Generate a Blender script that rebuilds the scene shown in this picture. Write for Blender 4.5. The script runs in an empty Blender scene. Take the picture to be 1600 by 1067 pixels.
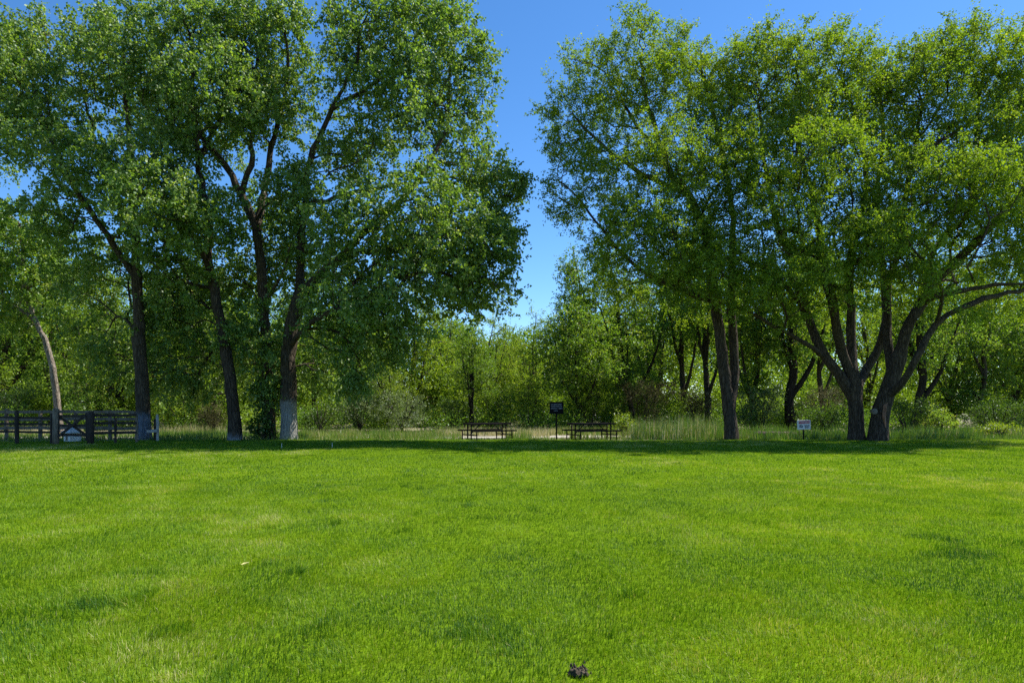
import bpy, math, random
import numpy as np
from mathutils import Vector, Matrix

R = math.radians
scene = bpy.context.scene
COL = scene.collection
HOR, FPX, CAMZ = 631.0, 1067.0, 1.6


def at(px, py, Y):
    """the point at depth Y seen at a photograph pixel"""
    return np.array([(px - 800.0) * Y / FPX, Y, CAMZ - (py - HOR) * Y / FPX])


# ------------------------------------------------------------------ objects
def tag(o, label=None, cat=None, group=None, kind=None):
    if label: o['label'] = label
    if cat: o['category'] = cat
    if group: o['group'] = group
    if kind: o['kind'] = kind
    return o


def link(name, me, parent=None):
    o = bpy.data.objects.new(name, me)
    COL.objects.link(o)
    if parent is not None:
        o.parent = parent
    return o


def empty(name, loc, rz=0.0):
    o = bpy.data.objects.new(name, None)
    o.empty_display_size = 0.3
    COL.objects.link(o)
    o.location = loc
    o.rotation_euler = (0, 0, rz)
    return o


def np_mesh(name, verts, faces, mat, tint=None, smooth=False):
    """faces: list of integer arrays of shape (n, 3) or (n, 4)"""
    me = bpy.data.meshes.new(name)
    verts = np.asarray(verts, dtype=np.float32)
    faces = [np.asarray(f, dtype=np.int32) for f in faces if len(f)]
    loops = np.concatenate([f.ravel() for f in faces])
    sizes = np.concatenate([np.full(len(f), f.shape[1], dtype=np.int32) for f in faces])
    starts = np.concatenate([[0], np.cumsum(sizes)[:-1]]).astype(np.int32)
    me.vertices.add(len(verts)); me.vertices.foreach_set('co', verts.ravel())
    me.loops.add(len(loops)); me.loops.foreach_set('vertex_index', loops)
    me.polygons.add(len(sizes)); me.polygons.foreach_set('loop_start', starts)
    me.polygons.foreach_set('use_smooth', np.full(len(sizes), smooth))
    if tint is not None:
        a = me.attributes.new('tint', 'FLOAT', 'FACE')
        a.data.foreach_set('value', np.asarray(tint, dtype=np.float32))
    me.update(calc_edges=True)
    me.materials.append(mat)
    return me


class MB:
    """collects boxes, bars and tubes for one mesh"""
    def __init__(self): self.v = []; self.f = []

    def add(self, vs, fs):
        b = len(self.v)
        self.v += [tuple(p) for p in vs]
        self.f += [tuple(i + b for i in f) for f in fs]

    def box(self, c, s, rz=0.0, ry=0.0, rx=0.0, bev=0.0):
        m = Matrix.Translation(c) @ Matrix.Rotation(rz, 4, 'Z') @ Matrix.Rotation(ry, 4, 'Y') @ Matrix.Rotation(rx, 4, 'X')
        x, y, z = s[0] / 2, s[1] / 2, s[2] / 2
        b = bev
        if b <= 0:
            vs = [(sx * x, sy * y, sz * z) for sz in (-1, 1) for sy in (-1, 1) for sx in (-1, 1)]
            fs = [(0, 2, 3, 1), (4, 5, 7, 6), (0, 1, 5, 4), (2, 6, 7, 3), (0, 4, 6, 2), (1, 3, 7, 5)]
            self.add([m @ Vector(p) for p in vs], fs)
            return
        ring = [(-x + b, -y), (x - b, -y), (x, -y + b), (x, y - b), (x - b, y), (-x + b, y), (-x, y - b), (-x, -y + b)]
        ins = [(px * (x - b) / x if abs(px) == x else px, py * (y - b) / y if abs(py) == y else py) for px, py in ring]
        vs = [(p[0], p[1], -z) for p in ins] + [(p[0], p[1], -z + b) for p in ring] + [(p[0], p[1], z - b) for p in ring] + [(p[0], p[1], z) for p in ins]
        fs = [tuple(range(7, -1, -1)), tuple(range(24, 32))]
        for k in range(3):
            for i in range(8):
                j = (i + 1) % 8
                fs.append((k * 8 + i, k * 8 + j, k * 8 + 8 + j, k * 8 + 8 + i))
        self.add([m @ Vector(p) for p in vs], fs)

    def bar(self, a, b, w, h):
        a, b = Vector(a), Vector(b)
        d = (b - a); L = d.length; d.normalize()
        up = Vector((0, 0, 1)) if abs(d.z) < 0.95 else Vector((0, 1, 0))
        s = d.cross(up).normalized(); u = s.cross(d)
        vs = []
        for p in (a, b):
            for su, ss in ((-1, -1), (-1, 1), (1, 1), (1, -1)):
                vs.append(p + u * su * h / 2 + s * ss * w / 2)
        self.add(vs, [(0, 1, 2, 3), (7, 6, 5, 4), (0, 4, 5, 1), (1, 5, 6, 2), (2, 6, 7, 3), (3, 7, 4, 0)])

    def tube(self, pts, rad, n=10, rng=None, rough=0.0):
        pts = [Vector(p) for p in pts]
        b = len(self.v)
        for i, p in enumerate(pts):
            d = (pts[min(i + 1, len(pts) - 1)] - pts[max(i - 1, 0)]).normalized()
            ref = Vector((1, 0, 0)) if abs(d.x) < 0.9 else Vector((0, 1, 0))
            s = d.cross(ref).normalized(); u = s.cross(d)
            for k in range(n):
                a = 2 * math.pi * k / n
                r = rad[i] * (1 + (rng.uniform(-rough, rough) if rng else 0))
                self.v.append(tuple(p + (s * math.cos(a) + u * math.sin(a)) * r))
        for i in range(len(pts) - 1):
            for k in range(n):
                j = (k + 1) % n
                self.f.append((b + i * n + k, b + i * n + j, b + (i + 1) * n + j, b + (i + 1) * n + k))
        self.f.append(tuple(b + k for k in range(n - 1, -1, -1)))
        e = b + (len(pts) - 1) * n
        self.f.append(tuple(e + k for k in range(n)))

    def build(self, name, mat, parent=None, smooth=False):
        me = bpy.data.meshes.new(name)
        me.from_pydata(self.v, [], self.f)
        for p in me.polygons: p.use_smooth = smooth
        me.update()
        me.materials.append(mat)
        return link(name, me, parent)


# ---------------------------------------------------------------- materials
def mat(name):
    m = bpy.data.materials.new(name); m.use_nodes = True
    nt = m.node_tree; nt.nodes.clear()
    out = nt.nodes.new('ShaderNodeOutputMaterial')
    return m, nt, out


def ramp(nt, stops):
    r = nt.nodes.new('ShaderNodeValToRGB')
    el = r.color_ramp.elements
    while len(el) < len(stops): el.new(0.5)
    for e, (p, c) in zip(el, stops):
        e.position = p; e.color = (*c, 1)
    return r


def foliage(name, stops, trans=0.42, tcol=(1.5, 1.55, 0.6), gloss=0.06, rough=0.4):
    """leaf: diffuse + light passing through + a thin waxy reflection; colour picked per leaf"""
    m, nt, out = mat(name)
    N, L = nt.nodes.new, nt.links.new
    a = N('ShaderNodeAttribute'); a.attribute_name = 'tint'
    r = ramp(nt, stops); L(a.outputs['Fac'], r.inputs[0])
    d = N('ShaderNodeBsdfDiffuse'); L(r.outputs[0], d.inputs[0])
    mul = N('ShaderNodeMix'); mul.data_type = 'RGBA'; mul.blend_type = 'MULTIPLY'
    mul.inputs[0].default_value = 1.0
    L(r.outputs[0], mul.inputs[6]); mul.inputs[7].default_value = (*tcol, 1)
    t = N('ShaderNodeBsdfTranslucent'); L(mul.outputs[2], t.inputs[0])
    mx = N('ShaderNodeMixShader'); mx.inputs[0].default_value = trans
    L(d.outputs[0], mx.inputs[1]); L(t.outputs[0], mx.inputs[2])
    g = N('ShaderNodeBsdfGlossy'); g.inputs['Roughness'].default_value = rough
    g.inputs['Color'].default_value = (0.9, 0.95, 1, 1)
    m2 = N('ShaderNodeMixShader'); m2.inputs[0].default_value = gloss
    L(mx.outputs[0], m2.inputs[1]); L(g.outputs[0], m2.inputs[2])
    L(m2.outputs[0], out.inputs[0])
    return m


def bark(name, dark, light, scale=(7, 7, 1.1), paint=None):
    """paint = (height in metres, colour): whitewash brushed on the foot of the trunk"""
    m, nt, out = mat(name)
    N, L = nt.nodes.new, nt.links.new
    tc = N('ShaderNodeTexCoord'); mp = N('ShaderNodeMapping'); mp.inputs['Scale'].default_value = scale
    L(tc.outputs['Object'], mp.inputs[0])
    n1 = N('ShaderNodeTexNoise'); n1.inputs['Scale'].default_value = 1.6; n1.inputs['Detail'].default_value = 6
    n1.inputs['Roughness'].default_value = 0.65
    L(mp.outputs[0], n1.inputs['Vector'])
    v = N('ShaderNodeTexVoronoi'); v.feature = 'DISTANCE_TO_EDGE'; v.inputs['Scale'].default_value = 2.2
    L(mp.outputs[0], v.inputs['Vector'])
    r = ramp(nt, [(0.3, dark), (0.72, light)]); L(n1.outputs[0], r.inputs[0])
    r2 = ramp(nt, [(0.0, (0.35, 0.33, 0.3)), (0.18, (1, 1, 1))]); L(v.outputs[0], r2.inputs[0])
    mul = N('ShaderNodeMix'); mul.data_type = 'RGBA'; mul.blend_type = 'MULTIPLY'; mul.inputs[0].default_value = 0.8
    L(r.outputs[0], mul.inputs[6]); L(r2.outputs[0], mul.inputs[7])
    col = mul.outputs[2]
    if paint:
        sx = N('ShaderNodeSeparateXYZ'); L(tc.outputs['Object'], sx.inputs[0])
        ad = N('ShaderNodeMath'); ad.operation = 'MULTIPLY_ADD'
        L(n1.outputs[0], ad.inputs[0]); ad.inputs[1].default_value = 0.9; L(sx.outputs[2], ad.inputs[2])
        lt = N('ShaderNodeMapRange'); L(ad.outputs[0], lt.inputs[0])
        lt.inputs[1].default_value = paint[0] + 0.62; lt.inputs[2].default_value = paint[0] + 0.36
        pm = N('ShaderNodeMix'); pm.data_type = 'RGBA'
        L(lt.outputs[0], pm.inputs[0]); L(col, pm.inputs[6])
        pr = ramp(nt, [(0.3, tuple(c * 0.6 for c in paint[1])), (0.62, paint[1])]); L(n1.outputs[0], pr.inputs[0])
        L(pr.outputs[0], pm.inputs[7]); col = pm.outputs[2]
    b = N('ShaderNodeBsdfPrincipled'); b.inputs['Roughness'].default_value = 0.9
    b.inputs['Specular IOR Level'].default_value = 0.2
    L(col, b.inputs['Base Color'])
    mxh = N('ShaderNodeMath'); mxh.operation = 'ADD'
    L(n1.outputs[0], mxh.inputs[0]); L(r2.outputs[0], mxh.inputs[1])
    bp = N('ShaderNodeBump'); bp.inputs['Strength'].default_value = 0.9; bp.inputs['Distance'].default_value = 0.05
    L(mxh.outputs[0], bp.inputs['Height']); L(bp.outputs[0], b.inputs['Normal'])
    L(b.outputs[0], out.inputs[0])
    return m


def plain(name, c1, c2, scale=8.0, rough=0.7, bump=0.3, stretch=(1, 1, 1), spec=0.3, metal=0.0):
    m, nt, out = mat(name)
    N, L = nt.nodes.new, nt.links.new
    tc = N('ShaderNodeTexCoord'); mp = N('ShaderNodeMapping'); mp.inputs['Scale'].default_value = stretch
    L(tc.outputs['Object'], mp.inputs[0])
    n = N('ShaderNodeTexNoise'); n.inputs['Scale'].default_value = scale; n.inputs['Detail'].default_value = 7
    L(mp.outputs[0], n.inputs['Vector'])
    r = ramp(nt, [(0.32, c1), (0.68, c2)]); L(n.outputs[0], r.inputs[0])
    b = N('ShaderNodeBsdfPrincipled'); b.inputs['Roughness'].default_value = rough
    b.inputs['Specular IOR Level'].default_value = spec; b.inputs['Metallic'].default_value = metal
    L(r.outputs[0], b.inputs['Base Color'])
    bp = N('ShaderNodeBump'); bp.inputs['Strength'].default_value = bump; bp.inputs['Distance'].default_value = 0.02
    L(n.outputs[0], bp.inputs['Height']); L(bp.outputs[0], b.inputs['Normal'])
    L(b.outputs[0], out.inputs[0])
    return m


LF = {
    'cotton': foliage('cottonwood_leaf', [(0, (0.052, 0.118, 0.016)), (0.45, (0.125, 0.222, 0.028)), (0.8, (0.215, 0.315, 0.052)), (1, (0.35, 0.40, 0.17))], 0.48, tcol=(1.45, 1.4, 0.6), gloss=0.03, rough=0.5),
    'elm': foliage('elm_leaf', [(0, (0.072, 0.140, 0.012)), (0.45, (0.148, 0.245, 0.016)), (0.8, (0.220, 0.310, 0.022)), (1, (0.34, 0.37, 0.09))], 0.49, tcol=(1.45, 1.4, 0.5), gloss=0.02, rough=0.5),
    'wood': foliage('woodland_leaf', [(0, (0.058, 0.128, 0.016)), (0.5, (0.132, 0.236, 0.026)), (0.85, (0.230, 0.305, 0.038)), (1, (0.34, 0.36, 0.10))], 0.5, tcol=(1.4, 1.4, 0.6), gloss=0.02),
    'willow': foliage('willow_leaf', [(0, (0.085, 0.155, 0.014)), (0.5, (0.180, 0.272, 0.026)), (0.85, (0.275, 0.345, 0.044)), (1, (0.40, 0.40, 0.12))], 0.5, tcol=(1.4, 1.4, 0.6), gloss=0.012),
    'olive': foliage('silver_shrub_leaf', [(0, (0.070, 0.110, 0.035)), (0.5, (0.150, 0.200, 0.075)), (1, (0.27, 0.31, 0.15))], 0.34, tcol=(1.15, 1.25, 0.7), gloss=0.02),
    'dark': foliage('dark_shrub_leaf', [(0, (0.028, 0.062, 0.012)), (0.5, (0.060, 0.115, 0.016)), (1, (0.12, 0.18, 0.03))], 0.4, gloss=0.02),  # deep green leaves of the dark shrubs
    'bright': foliage('bright_shrub_leaf', [(0, (0.10, 0.17, 0.012)), (0.5, (0.17, 0.24, 0.015)), (1, (0.25, 0.28, 0.03))], 0.42, gloss=0.03),
    'dry': foliage('dry_twig', [(0, (0.045, 0.045, 0.018)), (0.5, (0.105, 0.10, 0.045)), (1, (0.25, 0.24, 0.15))], 0.2, tcol=(1, 1, 0.7), gloss=0.0),
}
BK = {
    'cotton': bark('cottonwood_bark', (0.032, 0.023, 0.014), (0.135, 0.105, 0.070)),
    'elm': bark('elm_bark', (0.032, 0.023, 0.016), (0.14, 0.105, 0.075)),
    'wood': bark('woodland_bark', (0.035, 0.028, 0.02), (0.14, 0.115, 0.09)),
    'pale': bark('pale_bark', (0.14, 0.11, 0.08), (0.42, 0.36, 0.29)),
    'dark': bark('dark_bark', (0.018, 0.014, 0.013), (0.06, 0.05, 0.045)),
}


# -------------------------------------------------------------- tree builder
def vnoise(x, y, scale, seed):
    """smooth value noise on a lattice, 0..1"""
    g = np.random.default_rng(seed).random((256, 256))
    x = np.asarray(x) / scale + 1000; y = np.asarray(y) / scale + 1000
    i = np.floor(x).astype(int); j = np.floor(y).astype(int)
    u = x - i; v = y - j
    u = u * u * (3 - 2 * u); v = v * v * (3 - 2 * v)
    a = g[i % 256, j % 256]; b = g[(i + 1) % 256, j % 256]
    c = g[i % 256, (j + 1) % 256]; d = g[(i + 1) % 256, (j + 1) % 256]
    return a * (1 - u) * (1 - v) + b * u * (1 - v) + c * (1 - u) * v + d * u * v


def unit(a):
    return a / np.maximum(np.linalg.norm(a, axis=-1, keepdims=True), 1e-9)


def catmull(P, step):
    P = np.asarray(P, float)
    if len(P) == 2:
        n = max(1, int(np.linalg.norm(P[1] - P[0]) / step))
        t = np.linspace(0, 1, n + 1)[:, None]
        return P[0] * (1 - t) + P[1] * t
    Q = np.vstack([2 * P[0] - P[1], P, 2 * P[-1] - P[-2]])
    out = [P[0]]
    for i in range(1, len(Q) - 2):
        n = max(1, int(np.linalg.norm(Q[i + 1] - Q[i]) / step))
        for k in range(1, n + 1):
            t = k / n
            out.append(0.5 * (2 * Q[i] + (Q[i + 1] - Q[i - 1]) * t + (2 * Q[i - 1] - 5 * Q[i] + 4 * Q[i + 1] - Q[i + 2]) * t * t
                              + (3 * Q[i] - Q[i - 1] - 3 * Q[i + 1] + Q[i + 2]) * t ** 3))
    return np.array(out)


def grow(limbs, blobs, n_tips, rng, rt=0.0080, pw=0.45, step=0.45, down=0.5, shell=0.42, clump=0.5, sig=0.26):
    """limbs: (points (n,3), r_start, r_end), the first one is the trunk; blobs: (centre, radii, weight).
    Branches are led from the limbs to points spread through the crown's volume."""
    cap = 200 + n_tips * 14
    pos = np.zeros((cap, 3)); par = np.full(cap, -1, int); mr = np.zeros(cap); cost = np.zeros(cap)
    n = 0
    for k, (P, r0, r1) in enumerate(limbs):
        C = catmull(P, step)
        C[1:] += rng.normal(0, 0.035, C[1:].shape) * np.clip(C[1:, 2:3] / 5 - 0.3, 0.1, 1)
        if k == 0:
            prev = -1
        else:
            prev = int(np.argmin(np.linalg.norm(pos[:n] - C[0], axis=1)))
            C = C[1:] if np.linalg.norm(pos[prev] - C[0]) < step else C
        m = len(C)
        for i, p in enumerate(C):
            pos[n] = p; par[n] = prev
            mr[n] = r0 + (r1 - r0) * (i / max(1, m - 1))
            cost[n] = 0 if prev < 0 else cost[prev] + np.linalg.norm(p - pos[prev])
            prev = n; n += 1
    base = pos[0].copy()
    w = np.array([b[2] * (b[1][0] * b[1][2]) for b in blobs], float); w /= w.sum()
    pick = rng.choice(len(blobs), n_tips, p=w)
    d = unit(rng.normal(size=(n_tips, 3))); rad = rng.random(n_tips) ** shell
    cen = np.array([b[0] for b in blobs]); rr = np.array([b[1] for b in blobs])
    sub = unit(rng.normal(size=(len(blobs), 12, 3))) * rng.uniform(0.5, 0.95, (len(blobs), 12, 1))
    cl = sub[pick, rng.integers(0, 12, n_tips)] + rng.normal(0, sig, (n_tips, 3))
    q = np.where((rng.random(n_tips) < clump)[:, None], cl, d * rad[:, None])
    shoot = rng.random(n_tips) < 0.09                      # long shoots that break the outline
    q = q * np.where(shoot, rng.uniform(1.05, 1.33, n_tips), 1.0)[:, None]
    tips = cen[pick] + q * rr[pick]
    tips = tips[tips[:, 2] > 0.25]
    order = np.argsort([np.min(np.linalg.norm(pos[:n] - t, axis=1)) + 2.0 * rng.random() for t in tips])
    leaders = list(cen + rng.normal(0, 0.3, cen.shape))
    leaders.sort(key=lambda c: np.min(np.linalg.norm(pos[:n] - c, axis=1)))
    for t in leaders + list(tips[order]):
        dv = t - pos[:n]
        dd = np.sqrt((dv * dv).sum(1))
        c = dd + 0.22 * cost[:n] + down * np.maximum(0, -dv[:, 2])
        c[0] += 50
        c = c + 6.0 * (pos[:n, 2] < base[2] + min(3.2, 0.2 * cen[:, 2].max()))
        a = int(np.argmin(c)); D = dd[a]
        if D < 0.12: continue
        pa = par[a]
        pd = unit(pos[a] - pos[pa]) if pa >= 0 else np.array([0, 0, 1.0])
        P0 = pos[a]
        ctrl = P0 + 0.5 * (t - P0) + pd * 0.16 * D + np.array([0, 0, 0.10 * D]) + rng.normal(0, 0.07 * D, 3)
        k = max(1, int(math.ceil(D / step)))
        if n + k >= cap: break
        prev = a
        for i in range(1, k + 1):
            s = i / k
            p = (1 - s) ** 2 * P0 + 2 * s * (1 - s) * ctrl + s * s * t
            pos[n] = p; par[n] = prev; cost[n] = cost[prev] + np.linalg.norm(p - pos[prev])
            prev = n; n += 1
    pos = pos[:n]; par = par[:n]; mr = mr[:n]
    nch = np.bincount(par[par >= 0], minlength=n)
    cnt = (nch == 0).astype(float)
    for i in range(n - 1, 0, -1):
        if par[i] >= 0: cnt[par[i]] += cnt[i]
    r = np.maximum(rt * np.maximum(cnt, 1) ** pw, mr)
    for i in range(1, n):                      # never thicker than the parent
        if par[i] >= 0 and r[i] > r[par[i]]: r[i] = r[par[i]]
    return pos, par, r, cnt


def tubes(pos, par, r, base, flare=0.2, rough=0.05, rng=None, rmin=0.0):
    n = len(pos)
    kids = [[] for _ in range(n)]
    for i in range(n):
        if par[i] >= 0: kids[par[i]].append(i)
    V, F = [], []
    off = 0
    stack = [(0, -1)]
    while stack:
        s, frm = stack.pop()
        ch = [s]
        while kids[ch[-1]]:
            ks = sorted(kids[ch[-1]], key=lambda q: -r[q])
            for q in ks[1:]: stack.append((q, ch[-1]))
            ch.append(ks[0])
        P = pos[ch]; rad = r[ch].copy()
        if frm >= 0:
            P = np.vstack([pos[frm], P]); rad = np.concatenate([[min(rad[0] * 1.25, r[frm] * 0.95)], rad])
        if len(P) < 2 or rad.max() < rmin: continue
        rm = rad.max()
        k = 14 if rm > 0.12 else 8 if rm > 0.05 else 5 if rm > 0.02 else 3
        rad[-1] *= 0.5
        T = unit(np.gradient(P, axis=0))
        ref = np.array([0.37, 0.93, 0.05]) if abs(T[0][2]) > 0.6 else np.array([0.05, 0.1, 1.0])
        S = unit(np.cross(T, ref)); U = np.cross(S, T)
        ang = 2 * np.pi * np.arange(k) / k
        z = P[:, 2] - base[2]
        fl = 1 + flare * np.exp(-np.maximum(z, 0) / 0.35) if rm > 0.1 else np.ones(len(P))
        rg = 1 + (rng.normal(0, rough, (len(P), k)) + rng.normal(0, 0.06, (len(P), 1)) * np.clip(z / 6, 0.2, 1)[:, None] + rng.normal(0, rough * 1.2, (1, k)) if rm > 0.1 else np.zeros((len(P), k)))
        ring = P[:, None, :] + (S[:, None, :] * np.cos(ang)[None, :, None] + U[:, None, :] * np.sin(ang)[None, :, None]) * (rad * fl)[:, None, None] * rg[:, :, None]
        V.append(ring.reshape(-1, 3))
        i = np.arange(len(P) - 1)[:, None] * k; j = np.arange(k)[None, :]; j2 = (j + 1) % k
        F.append(np.stack([i + j, i + j2, i + k + j2, i + k + j], -1).reshape(-1, 4) + off)
        off += len(P) * k
    return np.vstack(V) - base, np.vstack(F)


def leaf_quads(p, ax, side, L, W, rng):
    nrm = np.cross(ax, side)
    fold = (rng.random(len(p)) * 0.25)[:, None] * W[:, None] * nrm
    a = p; b = p + ax * (L * 0.42)[:, None] + side * W[:, None] * 0.5 + fold
    c = p + ax * L[:, None]; d = p + ax * (L * 0.42)[:, None] - side * W[:, None] * 0.5 + fold
    V = np.stack([a, b, c, d], 1).reshape(-1, 3)
    F = np.arange(len(p) * 4).reshape(-1, 4)
    return V, F


def leaves(pos, par, cnt, rng, per_site=24, twigs=3, tl=(0.3, 0.8), L=(0.07, 0.12), asp=0.85, droop=0.5, thin=2, tint=(0.45, 0.18), flat=0.0):
    idx = np.where((cnt <= thin) & (par >= 0))[0]
    site = pos[idx]; d = unit(site - pos[par[idx]])
    S = len(idx)
    td = unit(np.repeat(d, twigs, 0) * 0.7 + rng.normal(0, 0.65, (S * twigs, 3)) + np.array([0, 0, -0.35 * droop]))
    tb = np.repeat(site, twigs, 0); ln = rng.uniform(tl[0], tl[1], S * twigs)
    k = max(1, per_site // twigs)
    t = rng.random((S * twigs, k))
    sag = -0.25 * droop * (t * ln[:, None]) ** 2
    p = tb[:, None, :] + td[:, None, :] * (t * ln[:, None])[:, :, None] + rng.normal(0, 0.05, (S * twigs, k, 3))
    p[:, :, 2] += sag
    p = p.reshape(-1, 3)
    ax = unit(np.repeat(td, k, 0) * 0.35 + rng.normal(0, 0.6, p.shape) * np.array([1, 1, 1 - flat]) + np.array([0, 0, -droop]))
    side = unit(np.cross(ax, rng.normal(size=p.shape) + np.array([0, 0, 1.2 * flat])))
    Ls = rng.uniform(L[0], L[1], len(p)); W = Ls * asp
    st = np.repeat(rng.normal(0, tint[1] * 0.6, S), twigs * k)
    ti = np.clip(tint[0] + st + rng.normal(0, tint[1], len(p)), 0, 1)
    V, F = leaf_quads(p, ax, side, Ls, W, rng)
    return V, F, ti


def make_tree(name, label, cat, limbs, blobs, n_tips, leaf, bk, seed, group=None, gk={}, lk={}, crown_name='crown'):
    rng = np.random.default_rng(seed)
    pos, par, r, cnt = grow(limbs, blobs, n_tips, rng, **gk)
    base = np.array([pos[0][0], pos[0][1], 0.0])
    root = empty(name, base)
    tag(root, label, cat, group)
    V, F = tubes(pos, par, r, base, rng=rng)
    link('trunk', np_mesh('trunk', V, [F], bk, smooth=True), root)
    V, F, ti = leaves(pos, par, cnt, rng, **lk)
    link(crown_name, np_mesh(crown_name, V - base, [F], leaf, tint=ti), root)
    return root, len(F)


def copy_tree(o, parent=None):
    c = o.copy(); COL.objects.link(c)
    if parent is not None: c.parent = parent
    for ch in [x for x in bpy.data.objects if x.parent == o]:
        copy_tree(ch, c)
    return c


DEEP = 1.4     # crowns are as deep as they are wide


def pl(Y, pts, r0, r1):
    """a limb given by photograph pixels (x, y, depth offset in m); radii in pixels"""
    return ([at(p[0], p[1], Y + (p[2] * DEEP if len(p) > 2 else 0)) for p in pts], r0 * Y / FPX, r1 * Y / FPX)


def bl(Y, items, w=1.0):
    out = []
    for it in items:
        x, y, rx, ry = it[:4]; dy = it[4] * DEEP if len(it) > 4 else 0.0
        dep = Y + dy
        a, c = rx * dep / FPX, ry * dep / FPX
        out.append((at(x, y, dep), np.array([a, min(max(a, 0.7), 3.8) * 1.2, c]), (it[5] if len(it) > 5 else 1.0) * w))
    return out


# ------------------------------------------------- the tall trees on the lawn
CW = dict(per_site=42, twigs=3, tl=(0.25, 0.8), L=(0.07, 0.155), asp=0.85, droop=0.6, tint=(0.47, 0.18), thin=3)
EL = dict(per_site=60, twigs=3, tl=(0.25, 0.75), L=(0.055, 0.125), asp=0.62, droop=0.25, tint=(0.48, 0.17), flat=0.3, thin=3)
nleaf = 0
Y = 30.2
t, k = make_tree('cottonwood_tree', 'straight cottonwood with bluish painted trunk foot at the end of the dark rail fence', 'tree',
    [pl(Y, [(224, 695), (224, 640), (220, 560), (215, 470), (212, 380), (205, 290), (200, 200), (195, 110)], 10.5, 3),
     pl(Y, [(215, 440), (175, 380, -.5), (120, 300, -1), (80, 220, -1), (50, 130, -.5)], 4.5, 1.5),
     pl(Y, [(205, 290), (250, 230, -1), (290, 150, -.5)], 4, 1.5),
     pl(Y, [(212, 380), (160, 250, .8), (130, 150, 1)], 4, 1.5)],
    bl(Y, [(20, 150, 60, 95, -1), (105, 150, 85, 95, 0), (50, 85, 40, 45, 1), (195, 110, 85, 80, 0), (62, 230, 50, 45, -2), (-40, 180, 60, 80, 0), (-30, 90, 50, 50, .5),
           (150, 280, 75, 70, -1.5), (105, 335, 55, 55, 0), (225, 250, 70, 70, -2), (180, 400, 65, 60, .5), (135, 430, 55, 50, 1.5), (10, 60, 25, 35, 0), (4, 215, 22, 30, -1), (70, 280, 30, 30, -1.5),
           (62, 35, 12, 24, 0, 2), (125, 50, 22, 28, 0, 1.6), (160, 38, 26, 32, 1, 1.5), (205, 20, 22, 34, 0, 1.6), (250, 480, 45, 50, 1.5), (160, 500, 55, 45, 2)]),
    1750, LF['cotton'], bark('painted_bark_blue', (0.03, 0.022, 0.014), (0.12, 0.095, 0.065), paint=(1.1, (0.17, 0.19, 0.22))), 11, 'big cottonwoods at the left of the lawn', lk=CW); nleaf += k
Y = 29.8
t, k = make_tree('cottonwood_tree', 'cottonwood whose dark trunk leans left above a short grey painted foot', 'tree',
    [pl(Y, [(367, 697), (366, 660), (361, 610), (353, 550), (344, 500), (333, 450), (325, 410), (322, 330), (310, 250), (300, 150), (300, 60)], 9.5, 2.5),
     pl(Y, [(325, 410), (280, 340, -1), (240, 270, -1)], 4, 1.5),
     pl(Y, [(333, 450), (290, 440, .6), (250, 400, 1)], 3, 1.3),
     pl(Y, [(310, 250), (350, 170, .6), (360, 90, .6)], 4, 1.5)],
    bl(Y, [(300, 60, 75, 58, 0), (262, 150, 75, 75, 1), (330, 145, 70, 65, -1), (325, 345, 55, 60, -1), (252, 350, 55, 65, -1), (290, 440, 65, 60, .5), (270, 525, 55, 55, 1.2), (330, 20, 32, 26, 0, 1.5),
           (262, 20, 20, 26, 0, 1.3), (325, 545, 30, 40, 1.5), (290, 250, 40, 50, 0, .7), (300, 600, 35, 35, 1.8, .8), (280, 450, 50, 50, 1.5), (230, 310, 60, 60, -2.5), (250, 590, 40, 40, 2), (180, 560, 45, 45, 2.2), (300, 330, 50, 50, 1.5)]),
    1500, LF['cotton'], bark('painted_bark_grey', (0.026, 0.019, 0.013), (0.11, 0.085, 0.06), paint=(0.2, (0.22, 0.23, 0.24))), 12, 'big cottonwoods at the left of the lawn', lk=CW); nleaf += k
Y = 30.8
t, k = make_tree('cottonwood_tree', 'cottonwood with a slim dark stem clothed in leafy suckers close beside the broad white trunk', 'tree',
    [pl(Y, [(420, 697), (419, 640), (416, 560), (412, 480), (406, 410), (396, 350), (378, 305), (352, 260), (322, 222), (300, 190)], 10, 4),
     pl(Y, [(400, 370), (412, 300, .5), (425, 230, .8), (445, 150, .5), (450, 80, 0)], 6, 2),
     pl(Y, [(378, 305), (392, 240, -.5), (398, 160, -.5), (402, 70, 0)], 4.5, 2),
     pl(Y, [(412, 480), (440, 430, -1), (455, 380, -1.5)], 3, 1.3)],
    bl(Y, [(405, 55, 70, 68, 0), (445, 135, 70, 80, .8), (390, 165, 60, 48, -.5), (455, 290, 48, 55, -.5), (435, 400, 45, 62, 1.2), (400, 520, 50, 60, 0), (415, 600, 22, 40, -.2, .9), (385, 20, 24, 26, 0, 1.5),
           (447, 18, 30, 30, 0, 1.5), (430, 590, 28, 35, .6), (380, 430, 40, 45, 1), (350, 215, 40, 40, 1.5, .8), (400, 330, 40, 40, 2, .8), (390, 560, 45, 50, 1.6)]),
    1400, LF['cotton'], BK['cotton'], 13, 'big cottonwoods at the left of the lawn', lk=CW); nleaf += k
Y = 30.4
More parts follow.
